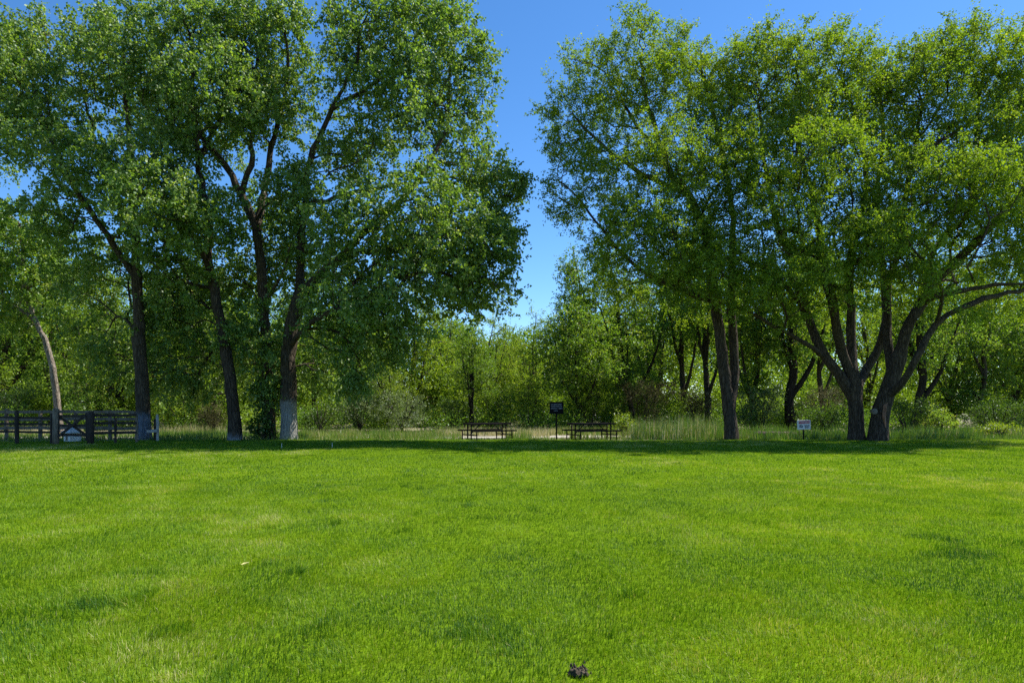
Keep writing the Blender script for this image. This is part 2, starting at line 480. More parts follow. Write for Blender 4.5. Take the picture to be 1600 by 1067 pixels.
t, k = make_tree('cottonwood_tree', 'broad cottonwood with thick pale whitewashed trunk base, its crown reaching over the sky gap', 'tree',
    [pl(Y, [(452, 697), (452, 650), (451, 610), (451, 560), (457, 510), (466, 470)], 12.5, 11),
     pl(Y, [(466, 470), (490, 440), (525, 408), (565, 370, -.5), (610, 330, -1), (660, 270, -1), (700, 200, -.5)], 7.5, 2),
     pl(Y, [(466, 470), (470, 400, .5), (474, 330, .6), (485, 250, .6), (520, 170, .3), (560, 90, 0)], 7, 2),
     pl(Y, [(478, 320), (540, 305, 0), (610, 290, .5), (660, 285, .5), (720, 275, .5)], 4, 1.5),
     pl(Y, [(520, 170), (600, 120, .6), (650, 70, .5)], 4, 1.5),
     pl(Y, [(540, 395), (620, 390, -1.5), (700, 360, -2), (760, 380, -2)], 4, 1.3),
     pl(Y, [(452, 540), (490, 500, -1.5), (540, 480, -2)], 3, 1.3)],
    bl(Y, [(560, 60, 48, 60, 0), (640, 60, 75, 58, 0), (700, 85, 60, 70, 0), (600, 155, 90, 80, .5), (695, 185, 55, 70, 0), (550, 235, 65, 50, .8), (735, 265, 60, 48, 0), (782, 290, 45, 40, 0), (600, 400, 70, 55, -1),
           (650, 365, 80, 60, -1.5), (722, 365, 75, 62, -1), (780, 345, 36, 48, 0), (555, 430, 65, 60, -1), (765, 425, 45, 36, 0), (715, 445, 48, 48, 0), (500, 375, 55, 62, 1.2), (525, 500, 55, 62, -.6),
           (565, 535, 48, 55, -1), (515, 580, 45, 45, 1, .6), (480, 560, 40, 50, 1, .6), (748, 80, 25, 20, 0, 1.4), (752, 118, 22, 16, 0, 1.4), (748, 178, 26, 18, 0, 1.2), (812, 285, 20, 14, 0, 1.4), (523, 22, 10, 26, 0, 2.2), (540, 40, 20, 30, 0, 1.4),
           (585, 14, 20, 28, 0, 1.4), (625, 10, 16, 28, 0, 1.6), (680, 14, 22, 28, 0, 1.5), (712, 20, 14, 26, 0, 1.5), (795, 450, 18, 16, 0, 1.2), (690, 420, 70, 55, -2, 1.3), (600, 470, 60, 50, -2.2), (615, 520, 36, 55, -1), (560, 590, 28, 34, -.6), (540, 330, 60, 50, -2.5), (660, 300, 60, 50, -2.5), (770, 380, 45, 50, -.5, 1.2), (735, 455, 45, 34, -.5, 1.2)]),
    2900, LF['cotton'], bark('whitewashed_bark', (0.032, 0.024, 0.015), (0.125, 0.098, 0.068), paint=(1.7, (0.28, 0.27, 0.24))), 14, 'big cottonwoods at the left of the lawn', lk=CW); nleaf += k
Y = 35
t, k = make_tree('cottonwood_tree', 'smaller cottonwood behind the gate with pale sunlit bark and a trunk curving left', 'tree',
    [pl(Y, [(94, 676), (90, 640), (84, 590), (75, 545), (63, 515), (50, 490), (40, 450), (35, 400), (30, 350)], 5.6, 2.0),
     pl(Y, [(55, 497), (25, 480), (-10, 440)], 3, 1.2), pl(Y, [(42, 455), (75, 420), (95, 380)], 3, 1.2)],
    bl(Y, [(35, 410, 55, 55), (-10, 440, 45, 60), (60, 360, 38, 40), (25, 350, 32, 34), (75, 430, 35, 50), (20, 500, 40, 30), (-30, 380, 50, 60)]),
    520, LF['wood'], BK['pale'], 15, lk=dict(CW, tint=(0.5, 0.18))); nleaf += k

Y = 30.6
t, k = make_tree('elm_tree', 'tall airy elm with a twin trunk forking low, just right of the black picnic tables', 'tree',
    [pl(Y, [(1144, 695), (1142, 660), (1137, 620), (1131, 570), (1124, 520), (1116, 470), (1110, 420), (1100, 360), (1078, 305), (1045, 265), (1028, 215), (1010, 150), (1000, 90)], 11, 2.3),
     pl(Y, [(1140, 640), (1148, 590, .3), (1145, 520, .4), (1142, 440, .4), (1145, 360, .4), (1135, 270, .4), (1115, 180, .3), (1095, 110, 0)], 8.5, 2.2),
     pl(Y, [(1116, 470), (1060, 450, -.8), (1000, 420, -1), (950, 370, -1), (905, 310, -.5)], 4, 1.4),
     pl(Y, [(1078, 305), (1000, 270, -1), (940, 225, -.8), (895, 180, -.4)], 4, 1.3),
     pl(Y, [(1045, 265), (990, 190, .6), (950, 120, .6)], 3.5, 1.3),
     pl(Y, [(1100, 360), (1050, 370, 1), (990, 350, 1.5)], 3, 1.2)],
    bl(Y, [(1000, 82, 60, 48), (930, 130, 52, 60), (888, 195, 38, 50), (960, 200, 72, 62, .5), (1040, 150, 72, 72), (876, 232, 28, 30), (930, 280, 55, 52, -.5), (1000, 285, 75, 55, -1), (885, 330, 34, 26), (950, 355, 55, 42, -.8),
           (1020, 375, 65, 52, -1), (1080, 345, 55, 52, -1), (1100, 220, 65, 72), (1078, 100, 38, 38), (1060, 445, 60, 35, -1), (950, 410, 48, 30, -1), (1000, 40, 30, 16, 0, 1.5), (1055, 62, 22, 18, 0, 1.3), (1105, 130, 40, 50, .8), (945, 75, 22, 16, 0, 1.2), (865, 290, 16, 14, 0, 1.2), (1130, 150, 50, 60, 0), (1150, 250, 50, 60, -1.5), (1050, 410, 75, 45, -2), (1000, 340, 70, 50, -2.5), (1120, 420, 55, 45, -2.2), (1060, 250, 60, 60, -2.2), (970, 460, 45, 25, .5, .8), (1100, 480, 60, 25, 1, .7)]),
    2200, LF['elm'], BK['elm'], 21, 'big elms at the right of the lawn', gk=dict(down=0.7, clump=0.58, sig=0.22), lk=EL); nleaf += k
Y = 30.3
t, k = make_tree('elm_tree', 'spreading elm with five dark stems fanning out of one short trunk behind the lawn edge', 'tree',
    [pl(Y, [(1338, 696), (1338, 660), (1336, 625), (1333, 595)], 12, 11),
     pl(Y, [(1331, 610), (1312, 585), (1290, 556), (1268, 515, .3), (1255, 480, .5), (1240, 420, .5), (1215, 350, .3), (1195, 260, 0), (1185, 160, 0)], 8, 1.8),
     pl(Y, [(1333, 595), (1318, 555), (1305, 500, -.5), (1290, 430, -.8), (1282, 370, -.8), (1270, 310, -.8), (1252, 240, -.5), (1250, 150, 0)], 7.5, 1.8),
     pl(Y, [(1333, 595), (1330, 530, .3), (1328, 460, .4), (1328, 400, .4), (1345, 340, .4), (1352, 270, .3), (1335, 180, 0), (1310, 110, 0)], 8, 1.8),
     pl(Y, [(1336, 610), (1352, 580, .6), (1370, 550, .8), (1384, 500, .8), (1380, 430, 1), (1370, 320, 1.2), (1380, 220, 1.2), (1375, 150, 1)], 7, 1.8),
     pl(Y, [(1292, 560), (1260, 538, -.6), (1225, 518, -.8), (1185, 497, -1), (1145, 478, -1), (1100, 470, -.6)], 3.6, 1.4),
     pl(Y, [(1255, 480), (1220, 440, -.6), (1170, 410, -1), (1130, 400, -1)], 4.5, 1.6),
     pl(Y, [(1282, 370), (1248, 390, -.8), (1230, 380, -1), (1215, 330, -1)], 3, 1.3),
     pl(Y, [(1328, 460), (1310, 400, 1), (1300, 350, 1.2)], 3.2, 1.4)],
    bl(Y, [(1190, 115, 62, 55), (1290, 125, 72, 62), (1250, 200, 85, 72), (1180, 225, 65, 65), (1150, 325, 65, 62, -.5), (1240, 315, 75, 62, -1), (1335, 240, 72, 72, 0), (1350, 145, 60, 58), (1195, 420, 65, 42, -.8), (1300, 400, 65, 48, -.5, .8),
           (1345, 330, 55, 52, -1), (1245, 470, 36, 32, 0, .7), (1190, 62, 18, 18, 0, 1.5), (1295, 64, 24, 16, 0, 1.4), (1330, 85, 30, 22, 0, 1.2), (1240, 80, 26, 20, 0, 1.2), (1130, 410, 40, 30, -.6), (1215, 500, 34, 22, -.6, .7), (1300, 470, 30, 30, 1, .6), (1150, 120, 45, 50, .5), (1240, 150, 60, 60, 1), (1385, 130, 48, 52, .5, 1.2), (1395, 220, 55, 60, 1), (1280, 250, 80, 60, -2.5), (1200, 330, 70, 60, -2.5), (1340, 380, 70, 45, -2.5), (1250, 420, 70, 45, -2.5), (1170, 450, 60, 40, -1.8), (1330, 450, 45, 35, -2), (1220, 100, 40, 40, .5), (1400, 460, 50, 40, 2)]),
    2900, LF['elm'], BK['elm'], 22, 'big elms at the right of the lawn', gk=dict(down=0.7, clump=0.58, sig=0.22), lk=EL); nleaf += k
Y = 29.7
elm3, k = make_tree('elm_tree', 'massive elm leaning right, with torn reddish bark and a pale limb scar low down', 'tree',
    [pl(Y, [(1371, 699), (1374, 660), (1384, 620), (1396, 585), (1404, 560)], 13.5, 11),
     pl(Y, [(1404, 560), (1416, 520), (1440, 472), (1470, 432), (1500, 400), (1540, 362, -.5), (1580, 318, -.5), (1610, 280, -.5), (1640, 220, 0)], 9, 2.5),
     pl(Y, [(1396, 590), (1388, 540, .5), (1386, 480, .8), (1390, 440, .8), (1404, 390, .8), (1412, 330, .8), (1425, 250, .6), (1440, 160, .3)], 7, 2),
     pl(Y, [(1386, 620), (1408, 600, -.6), (1430, 563, -1), (1450, 525, -1), (1480, 492, -1), (1520, 475, -1), (1560, 462, -1), (1610, 450, -.8), (1660, 430, -.5)], 5.6, 2.0),
     pl(Y, [(1440, 472), (1462, 462, -.6), (1500, 456, -.8), (1550, 446, -.8), (1610, 443, -.6)], 4, 1.8),
     pl(Y, [(1450, 455), (1455, 400, .6), (1478, 365, .8), (1515, 330, .8), (1525, 260, .8), (1530, 150, .5)], 5, 1.8),
     pl(Y, [(1412, 330), (1440, 318, 0), (1480, 316, 0), (1540, 318, .3)], 3, 1.3),
     pl(Y, [(1425, 250), (1470, 220, -.8), (1520, 190, -.8)], 3.5, 1.4)],
    bl(Y, [(1440, 125, 72, 58), (1530, 98, 62, 58), (1590, 125, 55, 55), (1480, 215, 85, 72), (1570, 235, 75, 72, -.5), (1420, 315, 72, 62, -.5), (1510, 335, 75, 55, -.8), (1600, 345, 55, 60, -.5), (1400, 410, 55, 42, -.5), (1570, 405, 65, 32, -.5),
           (1650, 250, 75, 110), (1660, 400, 55, 60), (1530, 42, 22, 18, 0, 1.5), (1500, 66, 30, 22, 0, 1.2), (1440, 72, 30, 16, 0, 1.2), (1590, 70, 28, 22, 0, 1.2), (1640, 120, 60, 60), (1385, 365, 50, 36, -1.5), (1520, 500, 40, 14, -1, .6), (1480, 110, 50, 50, .5), (1560, 160, 60, 60, 0), (1450, 270, 70, 60, -2.5), (1540, 290, 70, 60, -2.5), (1400, 380, 60, 50, -2.6), (1480, 390, 60, 45, 1.5), (1590, 420, 60, 40, 1.5), (1450, 430, 50, 35, -2.2, .8), (1560, 470, 60, 30, 2, .8)]),
    2900, LF['elm'], BK['elm'], 23, 'big elms at the right of the lawn', gk=dict(down=0.7, clump=0.58, sig=0.22), lk=EL); nleaf += k
# scars on the leaning elm
scar = plain('cut_wood', (0.09, 0.075, 0.055), (0.20, 0.17, 0.135), 20, 0.9)
torn = plain('torn_wood', (0.12, 0.05, 0.03), (0.32, 0.17, 0.10), 12, 0.9, stretch=(1, 1, 0.2))
b0 = Vector(elm3.location)
elm_trunk = [c for c in elm3.children if c.name.startswith('trunk')][0]
def scar_disc(px, py, y, rad, parent, name, m, org):
    c = Vector(at(px, py, y)) - org
    q = MB()
    q.tube([c + Vector((0, .12, 0)), c + Vector((0, .02, 0)), c + Vector((0, -.02, 0)), c + Vector((0, -.035, 0))], [rad * 1.15, rad * 1.1, rad, rad * 0.55], 14, random.Random(3), 0.08)
    return q.build(name, m, parent, True)
scar_disc(1367, 643, 29.25, 0.12, elm_trunk, 'limb_scar', scar, b0)
q = MB()
q.tube([Vector(at(1384, 668, 29.28)) - b0, Vector(at(1381, 650, 29.28)) - b0, Vector(at(1383, 634, 29.33)) - b0, Vector(at(1389, 626, 29.45)) - b0], [.02, .075, .06, .015], 8, random.Random(5), .25)
q.build('torn_bark', torn, elm_trunk)

# --------------------------------------------------------- woodland behind it
def auto_tree(H, W, c0, seed, forks=3, lean=0.0, tips=420, leaf='wood', bk='wood', lk={}, r0=None, shape=1.0):
    """a whole tree of height H at the origin, crown from c0*H upward"""
    rng = np.random.default_rng(seed)
    r0 = r0 or 0.012 * H + 0.03
    tr = [np.array([lean * H * (s ** 1.5) + rng.normal(0, 0.012 * H) * (s > 0), rng.normal(0, 0.012 * H) * (s > 0), H * 0.86 * s - 0.1 * (s == 0)]) for s in np.linspace(0, 1, 7)]
    limbs = [(tr, r0, r0 * 0.2)]
    blobs = []
    n = 9
    for i in range(n):
        s = c0 + (1 - c0) * (i + 0.6) / n
        ww = W * 0.5 * (math.sin(math.pi * min(1, (0.22 + 0.78 * (s - c0) / (1 - c0))) ** shape) * 0.75 + 0.12)
        for j in range(2 if i < n - 1 else 1):
            a = rng.random() * 6.283
            off = ww * rng.uniform(0.3, 0.75) if i < n - 1 else 0
            c = np.array([lean * H * s ** 1.5 + math.cos(a) * off, math.sin(a) * off, H * s * 0.96])
            blobs.append((c, np.array([ww * .62, ww * .62, H * (1 - c0) / n * 1.05]), 1.0))
    for f in range(forks):
        a = rng.random() * 6.283; s0 = rng.uniform(0.16, 0.4)
        p0 = np.array(tr[int(s0 * 6)])
        w = W * rng.uniform(0.2, 0.36)
        limbs.append(([p0, p0 + np.array([math.cos(a) * w * .55, math.sin(a) * w * .55, H * .16]), p0 + np.array([math.cos(a) * w, math.sin(a) * w, H * .42])], r0 * .55, r0 * .15))
    pos, par, r, cnt = grow(limbs, blobs, tips, rng, step=0.6, rt=0.012)
    z = np.zeros(3)
    V, F = tubes(pos, par, r, z, rng=rng)
    tm = np_mesh('trunk', V, [F], BK[bk], smooth=True)
    V, F, ti = leaves(pos, par, cnt, rng, **dict(dict(per_site=36, twigs=4, tl=(0.3, 1.0), L=(0.10, 0.18), asp=0.75, droop=0.4, tint=(0.48, 0.18)), **lk))
    lm = np_mesh('crown', V, [F], LF[leaf], tint=ti)
    return H, tm, lm, len(F)


VAR = {
    'A': auto_tree(16, 8.5, 0.26, 101, tips=620),
    'B': auto_tree(15, 6.0, 0.16, 102, tips=520),
    'C': auto_tree(10, 6.0, 0.10, 103, forks=5, tips=430, leaf='willow', lk=dict(asp=0.5, per_site=32, L=(0.10, 0.17))),
    'D': auto_tree(9, 4.6, 0.12, 104, forks=4, tips=330, leaf='willow', lk=dict(asp=0.45, per_site=32, L=(0.10, 0.16))),
    'E': auto_tree(12, 8.0, 0.30, 105, forks=5, tips=430, leaf='wood', bk='dark'),
    'F': auto_tree(14, 5.0, 0.42, 106, tips=380, bk='wood', r0=0.19),
    'G': auto_tree(16, 8.0, 0.22, 107, lean=-0.13, tips=620, bk='dark'),
    'K': auto_tree(10, 5.5, 0.08, 108, forks=5, tips=430, leaf='willow', lk=dict(asp=0.5, per_site=32, L=(0.10, 0.17), tint=(0.35, 0.18))),
    'T': auto_tree(15, 8.0, 0.34, 109, forks=4, tips=520, bk='dark', r0=0.36),
}
BG = [
    (8, 318, 48, 'A', 'tall pale topped cottonwood far back at the left edge above the fence'),
    (78, 350, 56, 'B', 'narrow cottonwood rising behind the trunk that curves left'),
    (128, 400, 50, 'C', 'yellow green willow beyond the cross braced gate'),
    (178, 430, 44, 'K', 'bushy green willow left of the blue footed trunk'),
    (262, 450, 46, 'C', 'sunlit yellow green willow right of the blue footed trunk'),
    (305, 420, 56, 'A', 'large deep green tree far behind between the blue and grey painted trunks'),
    (338, 470, 43, 'K', 'low branching willow just left of the grey footed leaning trunk'),
    (396, 450, 52, 'E', 'dark forked tree far behind the sucker clad stem'),
    (490, 440, 50, 'A', 'big tree far behind just right of the whitewashed trunk'),
    (556, 470, 47, 'B', 'slim dark tree behind the hanging leaves of the whitewashed cottonwood'),
    (648, 425, 50, 'C', 'tall yellow green willow with a pointed top left of the sky gap'),
    (606, 510, 42, 'D', 'small feathery willow above the silver shrubs'),
    (702, 470, 53, 'K', 'green willow with a dark stem left of the first picnic table'),
    (738, 500, 43, 'T', 'dark stemmed tree behind the left picnic table'),
    (768, 487, 48, 'C', 'rounded yellow willow below the hanging crown at the sky gap'),
    (800, 505, 62, 'D', 'tiny distant willow at the foot of the sky gap'),
    (834, 480, 51, 'D', 'thin feathery willow right under the sky gap'),
    (903, 458, 43, 'E', 'open tree with black forked branches behind the black sign'),
    (898, 372, 47, 'B', 'tall narrow cottonwood showing at the right side of the sky gap'),
    (944, 500, 57, 'C', 'pale willow far behind the right picnic table'),
    (990, 365, 46, 'G', 'tall dark stemmed cottonwood leaning toward the sky gap under the airy elm'),
    (1030, 440, 54, 'K', 'willow behind the reed bed'),
    (1070, 410, 50, 'F', 'slender bare stemmed tree behind the reeds, left of the twin trunk'),
    (1108, 390, 46, 'F', 'slender tree with dark stem hard against the twin trunk on its left'),
    (1180, 440, 44, 'B', 'narrow leafy tree between the twin trunk and the warning sign'),
    (1237, 400, 42, 'T', 'thick dark stemmed tree behind the white warning sign'),
    (1286, 420, 46, 'F', 'slender stemmed tree just left of the five stemmed elm'),
    (1352, 440, 51, 'C', 'bright willow seen through the stems of the fanning elm'),
    (1440, 430, 39, 'T', 'stout purple black trunk right behind the massive leaning elm'),
    (1492, 460, 46, 'K', 'yellow green willow under the long horizontal elm limbs'),
    (1536, 450, 43, 'B', 'leafy tree behind the right end of the weed bank'),
    (1584, 440, 48, 'C', 'light willow at the right edge of the view'),
    (1640, 430, 45, 'A', 'tall woodland tree at the right margin behind the elm limbs'),
    (-50, 420, 45, 'K', 'willow partly cut off by the left margin behind the fence'),
]
rnd = random.Random(7)
used = {}
for (x, top, Yb, v, lab) in BG:
    H, tm, lm, k = VAR[v]
    top -= 60 if x > 1000 else 40 if 150 < x < 600 else 0
    p = at(x, 640, Yb)
    s = (CAMZ - (top - HOR) * Yb / FPX) / H
    if v not in used:
        root = empty('willow_tree' if v in 'CDK' else 'woodland_tree', (0, 0, 0))
        link('trunk', tm, root); link('crown', lm, root)
        used[v] = root
        o = root
    else:
        o = copy_tree(used[v])
    o.location = (p[0], p[1], 0)
    o.rotation_euler = (0, 0, rnd.uniform(0, 6.28) if v != 'G' else 0.2)
    o.scale = (s * rnd.uniform(0.95, 1.15), s * rnd.uniform(0.95, 1.15), s)
    tag(o, lab, 'tree', 'woodland trees behind the lawn')

# far wood and undergrowth that read as masses
def mass(name, label, cat, n_clumps, Yr, top_f, wr, per, rep_, Lr, asp, leaf, seed, tr, z0=0.5):
    rng = np.random.default_rng(seed)
    P, tn = [], []
    for i in range(n_clumps):
        Yf = rng.uniform(*Yr); pxx = rng.uniform(-330, 1930)
        c = at(pxx, top_f(pxx, rng), Yf); Hh = c[2]; w = rng.uniform(*wr)
        d = unit(rng.normal(size=(per, 3))) * (rng.random(per) ** 0.45)[:, None]
        cl = unit(rng.normal(size=(9, 3))) * 0.7
        d = 0.55 * d + cl[rng.integers(0, 9, per)] * 0.6
        P.append(np.array([c[0], Yf, Hh * z0]) + d * np.array([w, w, Hh * (1 - z0)])); tn.append(np.full(per, rng.uniform(*tr)))
    P = np.vstack(P); tn = np.concatenate(tn) + rng.normal(0, 0.15, len(P))
    P = np.repeat(P, rep_, 0) + rng.normal(0, 0.28, (len(P) * rep_, 3)); tn = np.clip(np.repeat(tn, rep_), 0, 1)
    P[:, 2] = np.abs(P[:, 2])
    ax = unit(rng.normal(size=P.shape)); sd = unit(np.cross(ax, rng.normal(size=P.shape)))
    Ls = rng.uniform(*Lr, len(P))
    V, F = leaf_quads(P, ax, sd, Ls, Ls * asp, rng)
    tag(link(name, np_mesh(name, V, [F], LF[leaf], tint=tn)), label, cat, kind='stuff')


def gap(x): return math.exp(-((x - 800) / 120) ** 2)
mass('far_wood', 'far woodland closing the view behind the trees', 'woodland', 190, (66, 100), lambda x, r: 440 + 72 * gap(x) - (28 if x > 1020 else 0) + r.uniform(-15, 35), (2.6, 4.4), 560, 4, (0.22, 0.40), 0.7, 'wood', 55, (0.25, 0.7), 0.46)
mass('undergrowth', 'dense undergrowth filling the foot of the woodland', 'undergrowth', 230, (49, 63), lambda x, r: r.uniform(530, 615), (1.4, 2.8), 330, 4, (0.13, 0.24), 0.55, 'willow', 56, (0.05, 0.6), 0.42)
mass('thicket', 'low tangled thicket along the foot of the trees', 'thicket', 170, (40, 49), lambda x, r: r.uniform(618, 650), (0.9, 1.9), 150, 4, (0.09, 0.17), 0.45, 'wood', 57, (0.1, 0.7), 0.45)


# --------------------------------------------------------------------- shrubs
def shrub(name, label, x, py_base, w_px, top, Yb, leaf, seed, sites=150, lk={}, bk='wood', group='shrubs below the woodland'):
    rng = np.random.default_rng(seed)
    p = at(x, 640, Yb); H = CAMZ - (top - HOR) * Yb / FPX; W = w_px * Yb / FPX
    org = np.array([p[0], p[1], 0.0])
    limbs = [([np.array([0, 0, -0.05]), np.array([0, 0, H * 0.2])], 0.05, 0.04)]
    for i in range(6):
        a = i * 1.05 + rng.random(); w = W * rng.uniform(0.15, 0.36)
        limbs.append(([np.array([0, 0, 0.08]), np.array([math.cos(a) * w * .6, math.sin(a) * w * .6, H * .4]), np.array([math.cos(a) * w, math.sin(a) * w, H * rng.uniform(.6, .9)])], 0.035, 0.01))
    blobs = []
    for i in range(8):
        a = rng.random() * 6.28; o_ = W * 0.5 * rng.uniform(0.2, 0.65); zz = H * rng.uniform(0.25, 0.8)
        blobs.append((np.array([math.cos(a) * o_, math.sin(a) * o_, zz]), np.array([W * .22, W * .22, H * .24]), 1.0))
    pos, par, r, cnt = grow(limbs, blobs, sites, rng, step=0.3, rt=0.006, shell=0.45)
    root = empty(name, org)
    V, F = tubes(pos, par, r, np.zeros(3), flare=0, rng=rng)
    link('stems', np_mesh('stems', V, [F], BK[bk], smooth=True), root)
    V, F, ti = leaves(pos, par, cnt, rng, **dict(dict(per_site=18, twigs=3, tl=(0.12, 0.4), L=(0.07, 0.12), asp=0.5, droop=0.1, tint=(0.5, 0.2)), **lk))
    link('foliage', np_mesh('foliage', V, [F], LF[leaf], tint=ti), root)
    tag(root, label, 'shrub', group)
    return root


DRY = dict(per_site=9, asp=0.10, L=(0.15, 0.4), tl=(0.1, 0.4), droop=0.0, tint=(0.25, 0.22))
SH = [
    ('silver_shrub', 'wide silvery shrub beside the dry grass strip, left of the picnic tables', 628, 640, 105, 606, 40, 'olive', 301, 260, {}, 'wood'),
    ('silver_shrub', 'paler silver shrub close right of the whitewashed trunk', 562, 640, 85, 612, 41, 'olive', 302, 200, {}, 'wood'),
    ('silver_shrub', 'taller grey green shrub behind the silver pair', 596, 640, 80, 575, 45, 'olive', 303, 220, {}, 'wood'),
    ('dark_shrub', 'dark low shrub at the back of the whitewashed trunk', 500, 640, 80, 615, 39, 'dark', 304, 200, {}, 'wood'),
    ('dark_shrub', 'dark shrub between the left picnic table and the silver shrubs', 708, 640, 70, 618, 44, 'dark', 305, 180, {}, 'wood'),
    ('green_shrub', 'green shrub behind the left picnic table top', 770, 640, 75, 600, 43, 'wood', 306, 200, {}, 'wood'),
    ('green_shrub', 'green shrub just left of the black sign', 826, 640, 60, 590, 42, 'willow', 307, 180, {}, 'wood'),
    ('green_shrub', 'olive green shrub filling the view above the right picnic table', 922, 640, 90, 585, 43, 'willow', 308, 240, dict(tint=(0.3, 0.2)), 'wood'),
    ('twiggy_shrub', 'brown leafless thicket right of the right picnic table', 1000, 640, 95, 590, 42, 'dry', 309, 240, DRY, 'dark'),
    ('twiggy_shrub', 'grey brown leafless thicket left of the twin trunk foot', 1092, 640, 80, 608, 40, 'dry', 310, 200, DRY, 'dark'),
    ('yellow_shrub', 'little yellow green bush touching the right picnic table end', 974, 640, 34, 648, 34, 'bright', 311, 90, {}, 'wood'),
    ('silver_shrub', 'pale straggly shrub between the twin trunk and the warning sign', 1190, 640, 90, 590, 41, 'olive', 312, 210, dict(tint=(0.4, 0.2)), 'wood'),
    ('twiggy_shrub', 'grey white leafless shrub behind the warning sign', 1282, 640, 85, 606, 42, 'dry', 313, 220, dict(DRY, tint=(0.6, 0.2)), 'wood'),
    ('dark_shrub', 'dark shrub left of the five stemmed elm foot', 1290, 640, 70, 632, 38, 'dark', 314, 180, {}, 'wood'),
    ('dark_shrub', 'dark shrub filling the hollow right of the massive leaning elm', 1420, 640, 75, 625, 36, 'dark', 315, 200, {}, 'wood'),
    ('yellow_shrub', 'low bright yellow green bush at the right end of the lawn edge', 1562, 640, 62, 664, 33, 'bright', 316, 120, {}, 'wood'),
    ('green_shrub', 'fresh green bush at the foot of the purple black trunk', 1470, 640, 60, 640, 35, 'wood', 317, 140, dict(tint=(0.7, .15)), 'wood'),
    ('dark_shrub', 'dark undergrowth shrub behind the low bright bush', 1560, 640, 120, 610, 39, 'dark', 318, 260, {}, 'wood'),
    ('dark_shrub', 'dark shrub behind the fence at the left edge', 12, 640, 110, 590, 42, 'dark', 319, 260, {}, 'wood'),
    ('green_shrub', 'olive green shrub behind the gate, under the curved pale trunk', 140, 640, 100, 590, 42, 'wood', 320, 260, {}, 'wood'),
    ('green_shrub', 'sunny shrub between the blue and grey painted trunks', 290, 640, 100, 600, 41, 'willow', 321, 240, {}, 'wood'),
    ('twiggy_shrub', 'dry brown thicket behind the grey footed trunk', 332, 640, 50, 628, 38, 'dry', 322, 130, DRY, 'dark'),
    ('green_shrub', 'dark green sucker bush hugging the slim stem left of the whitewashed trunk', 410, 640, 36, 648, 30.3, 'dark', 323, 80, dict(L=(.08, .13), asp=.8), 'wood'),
    ('twiggy_shrub', 'grey brown thicket above the dry grass strip, behind the tilted silver shrubs', 560, 640, 70, 560, 47, 'dry', 324, 200, DRY, 'dark'),
]
for (nm, lab, x, pb, w, top, Yb, lf, sd_, st, lk, bk) in SH:
    shrub(nm, lab, x, pb, w, top, Yb, lf, sd_, st, lk, bk)


# --------------------------------------------------------------------- ground
def lawn_edge(x):
    return 30.6 + 0.25 * np.sin(x * 0.7) + 0.2 * np.sin(x * 1.9 + 1) - 0.9 * np.clip((-8 - x) / 10, 0, 1.5)


def lawn_z(x, y):
    return 0.05 * (vnoise(x, y, 7.0, 5) - 0.5) + 0.03 * (vnoise(x, y, 2.5, 6) - 0.5)


def ground_mat():
    m, nt, out = mat('meadow_soil')
    N, L = nt.nodes.new, nt.links.new
    g = N('ShaderNodeNewGeometry')
    n = N('ShaderNodeTexNoise'); n.inputs['Scale'].default_value = 0.5; n.inputs['Detail'].default_value = 9
    L(g.outputs['Position'], n.inputs['Vector'])
    r = ramp(nt, [(0.35, (0.10, 0.085, 0.045)), (0.5, (0.21, 0.18, 0.11)), (0.62, (0.09, 0.12, 0.03))]); L(n.outputs[0], r.inputs[0])
    b = N('ShaderNodeBsdfPrincipled'); b.inputs['Roughness'].default_value = 0.95
    L(r.outputs[0], b.inputs['Base Color']); L(b.outputs[0], out.inputs[0])
    return m


me = np_mesh('ground', [(-900, -300, -0.06), (900, -300, -0.06), (900, 1500, -0.06), (-900, 1500, -0.06)], [np.array([[0, 1, 2, 3]])], ground_mat())
tag(link('ground', me), kind='structure')


def lawn_mat():
    m, nt, out = mat('lawn_turf')
    N, L = nt.nodes.new, nt.links.new
    g = N('ShaderNodeNewGeometry')
    n = N('ShaderNodeTexNoise'); n.inputs['Scale'].default_value = 14; n.inputs['Detail'].default_value = 8
    L(g.outputs['Position'], n.inputs['Vector'])
    r = ramp(nt, [(0.3, (0.06, 0.10, 0.006)), (0.7, (0.12, 0.20, 0.008))]); L(n.outputs[0], r.inputs[0])
    b = N('ShaderNodeBsdfDiffuse')
    L(r.outputs[0], b.inputs['Color']); L(b.outputs[0], out.inputs[0])
    return m


xs = np.linspace(-45, 45, 181); nu = 120
gx = np.repeat(xs[:, None], nu, 1)
tt = np.linspace(0, 1, nu)[None, :]
gy = -6 + (lawn_edge(gx) + 6) * tt
gz = lawn_z(gx, gy) - 0.03 * (tt > 0.999)
V = np.stack([gx, gy, gz], -1).reshape(-1, 3)
i = np.arange(180)[:, None] * nu; j = np.arange(nu - 1)[None, :]
F = np.stack([i + j, i + nu + j, i + nu + j + 1, i + j + 1], -1).reshape(-1, 4)
tag(link('lawn', np_mesh('lawn', V, [F], lawn_mat(), smooth=True)), kind='structure')

# gravel path beyond the lawn
gp = plain('path_gravel', (0.22, 0.20, 0.17), (0.40, 0.37, 0.32), 6, 0.95)
xs = np.linspace(-70, 70, 141)
y0 = 33.2 + 0.35 * np.sin(xs * 0.35); y1 = y0 + 1.7 + 0.2 * np.sin(xs * 0.8)
V = np.concatenate([np.stack([xs, y0, np.full_like(xs, -0.045)], -1), np.stack([xs, y1, np.full_like(xs, -0.045)], -1)])
k = np.arange(140)
tag(link('path', np_mesh('path', V, [np.stack([k, k + 1, k + 142, k + 141], -1)], gp)), kind='structure')


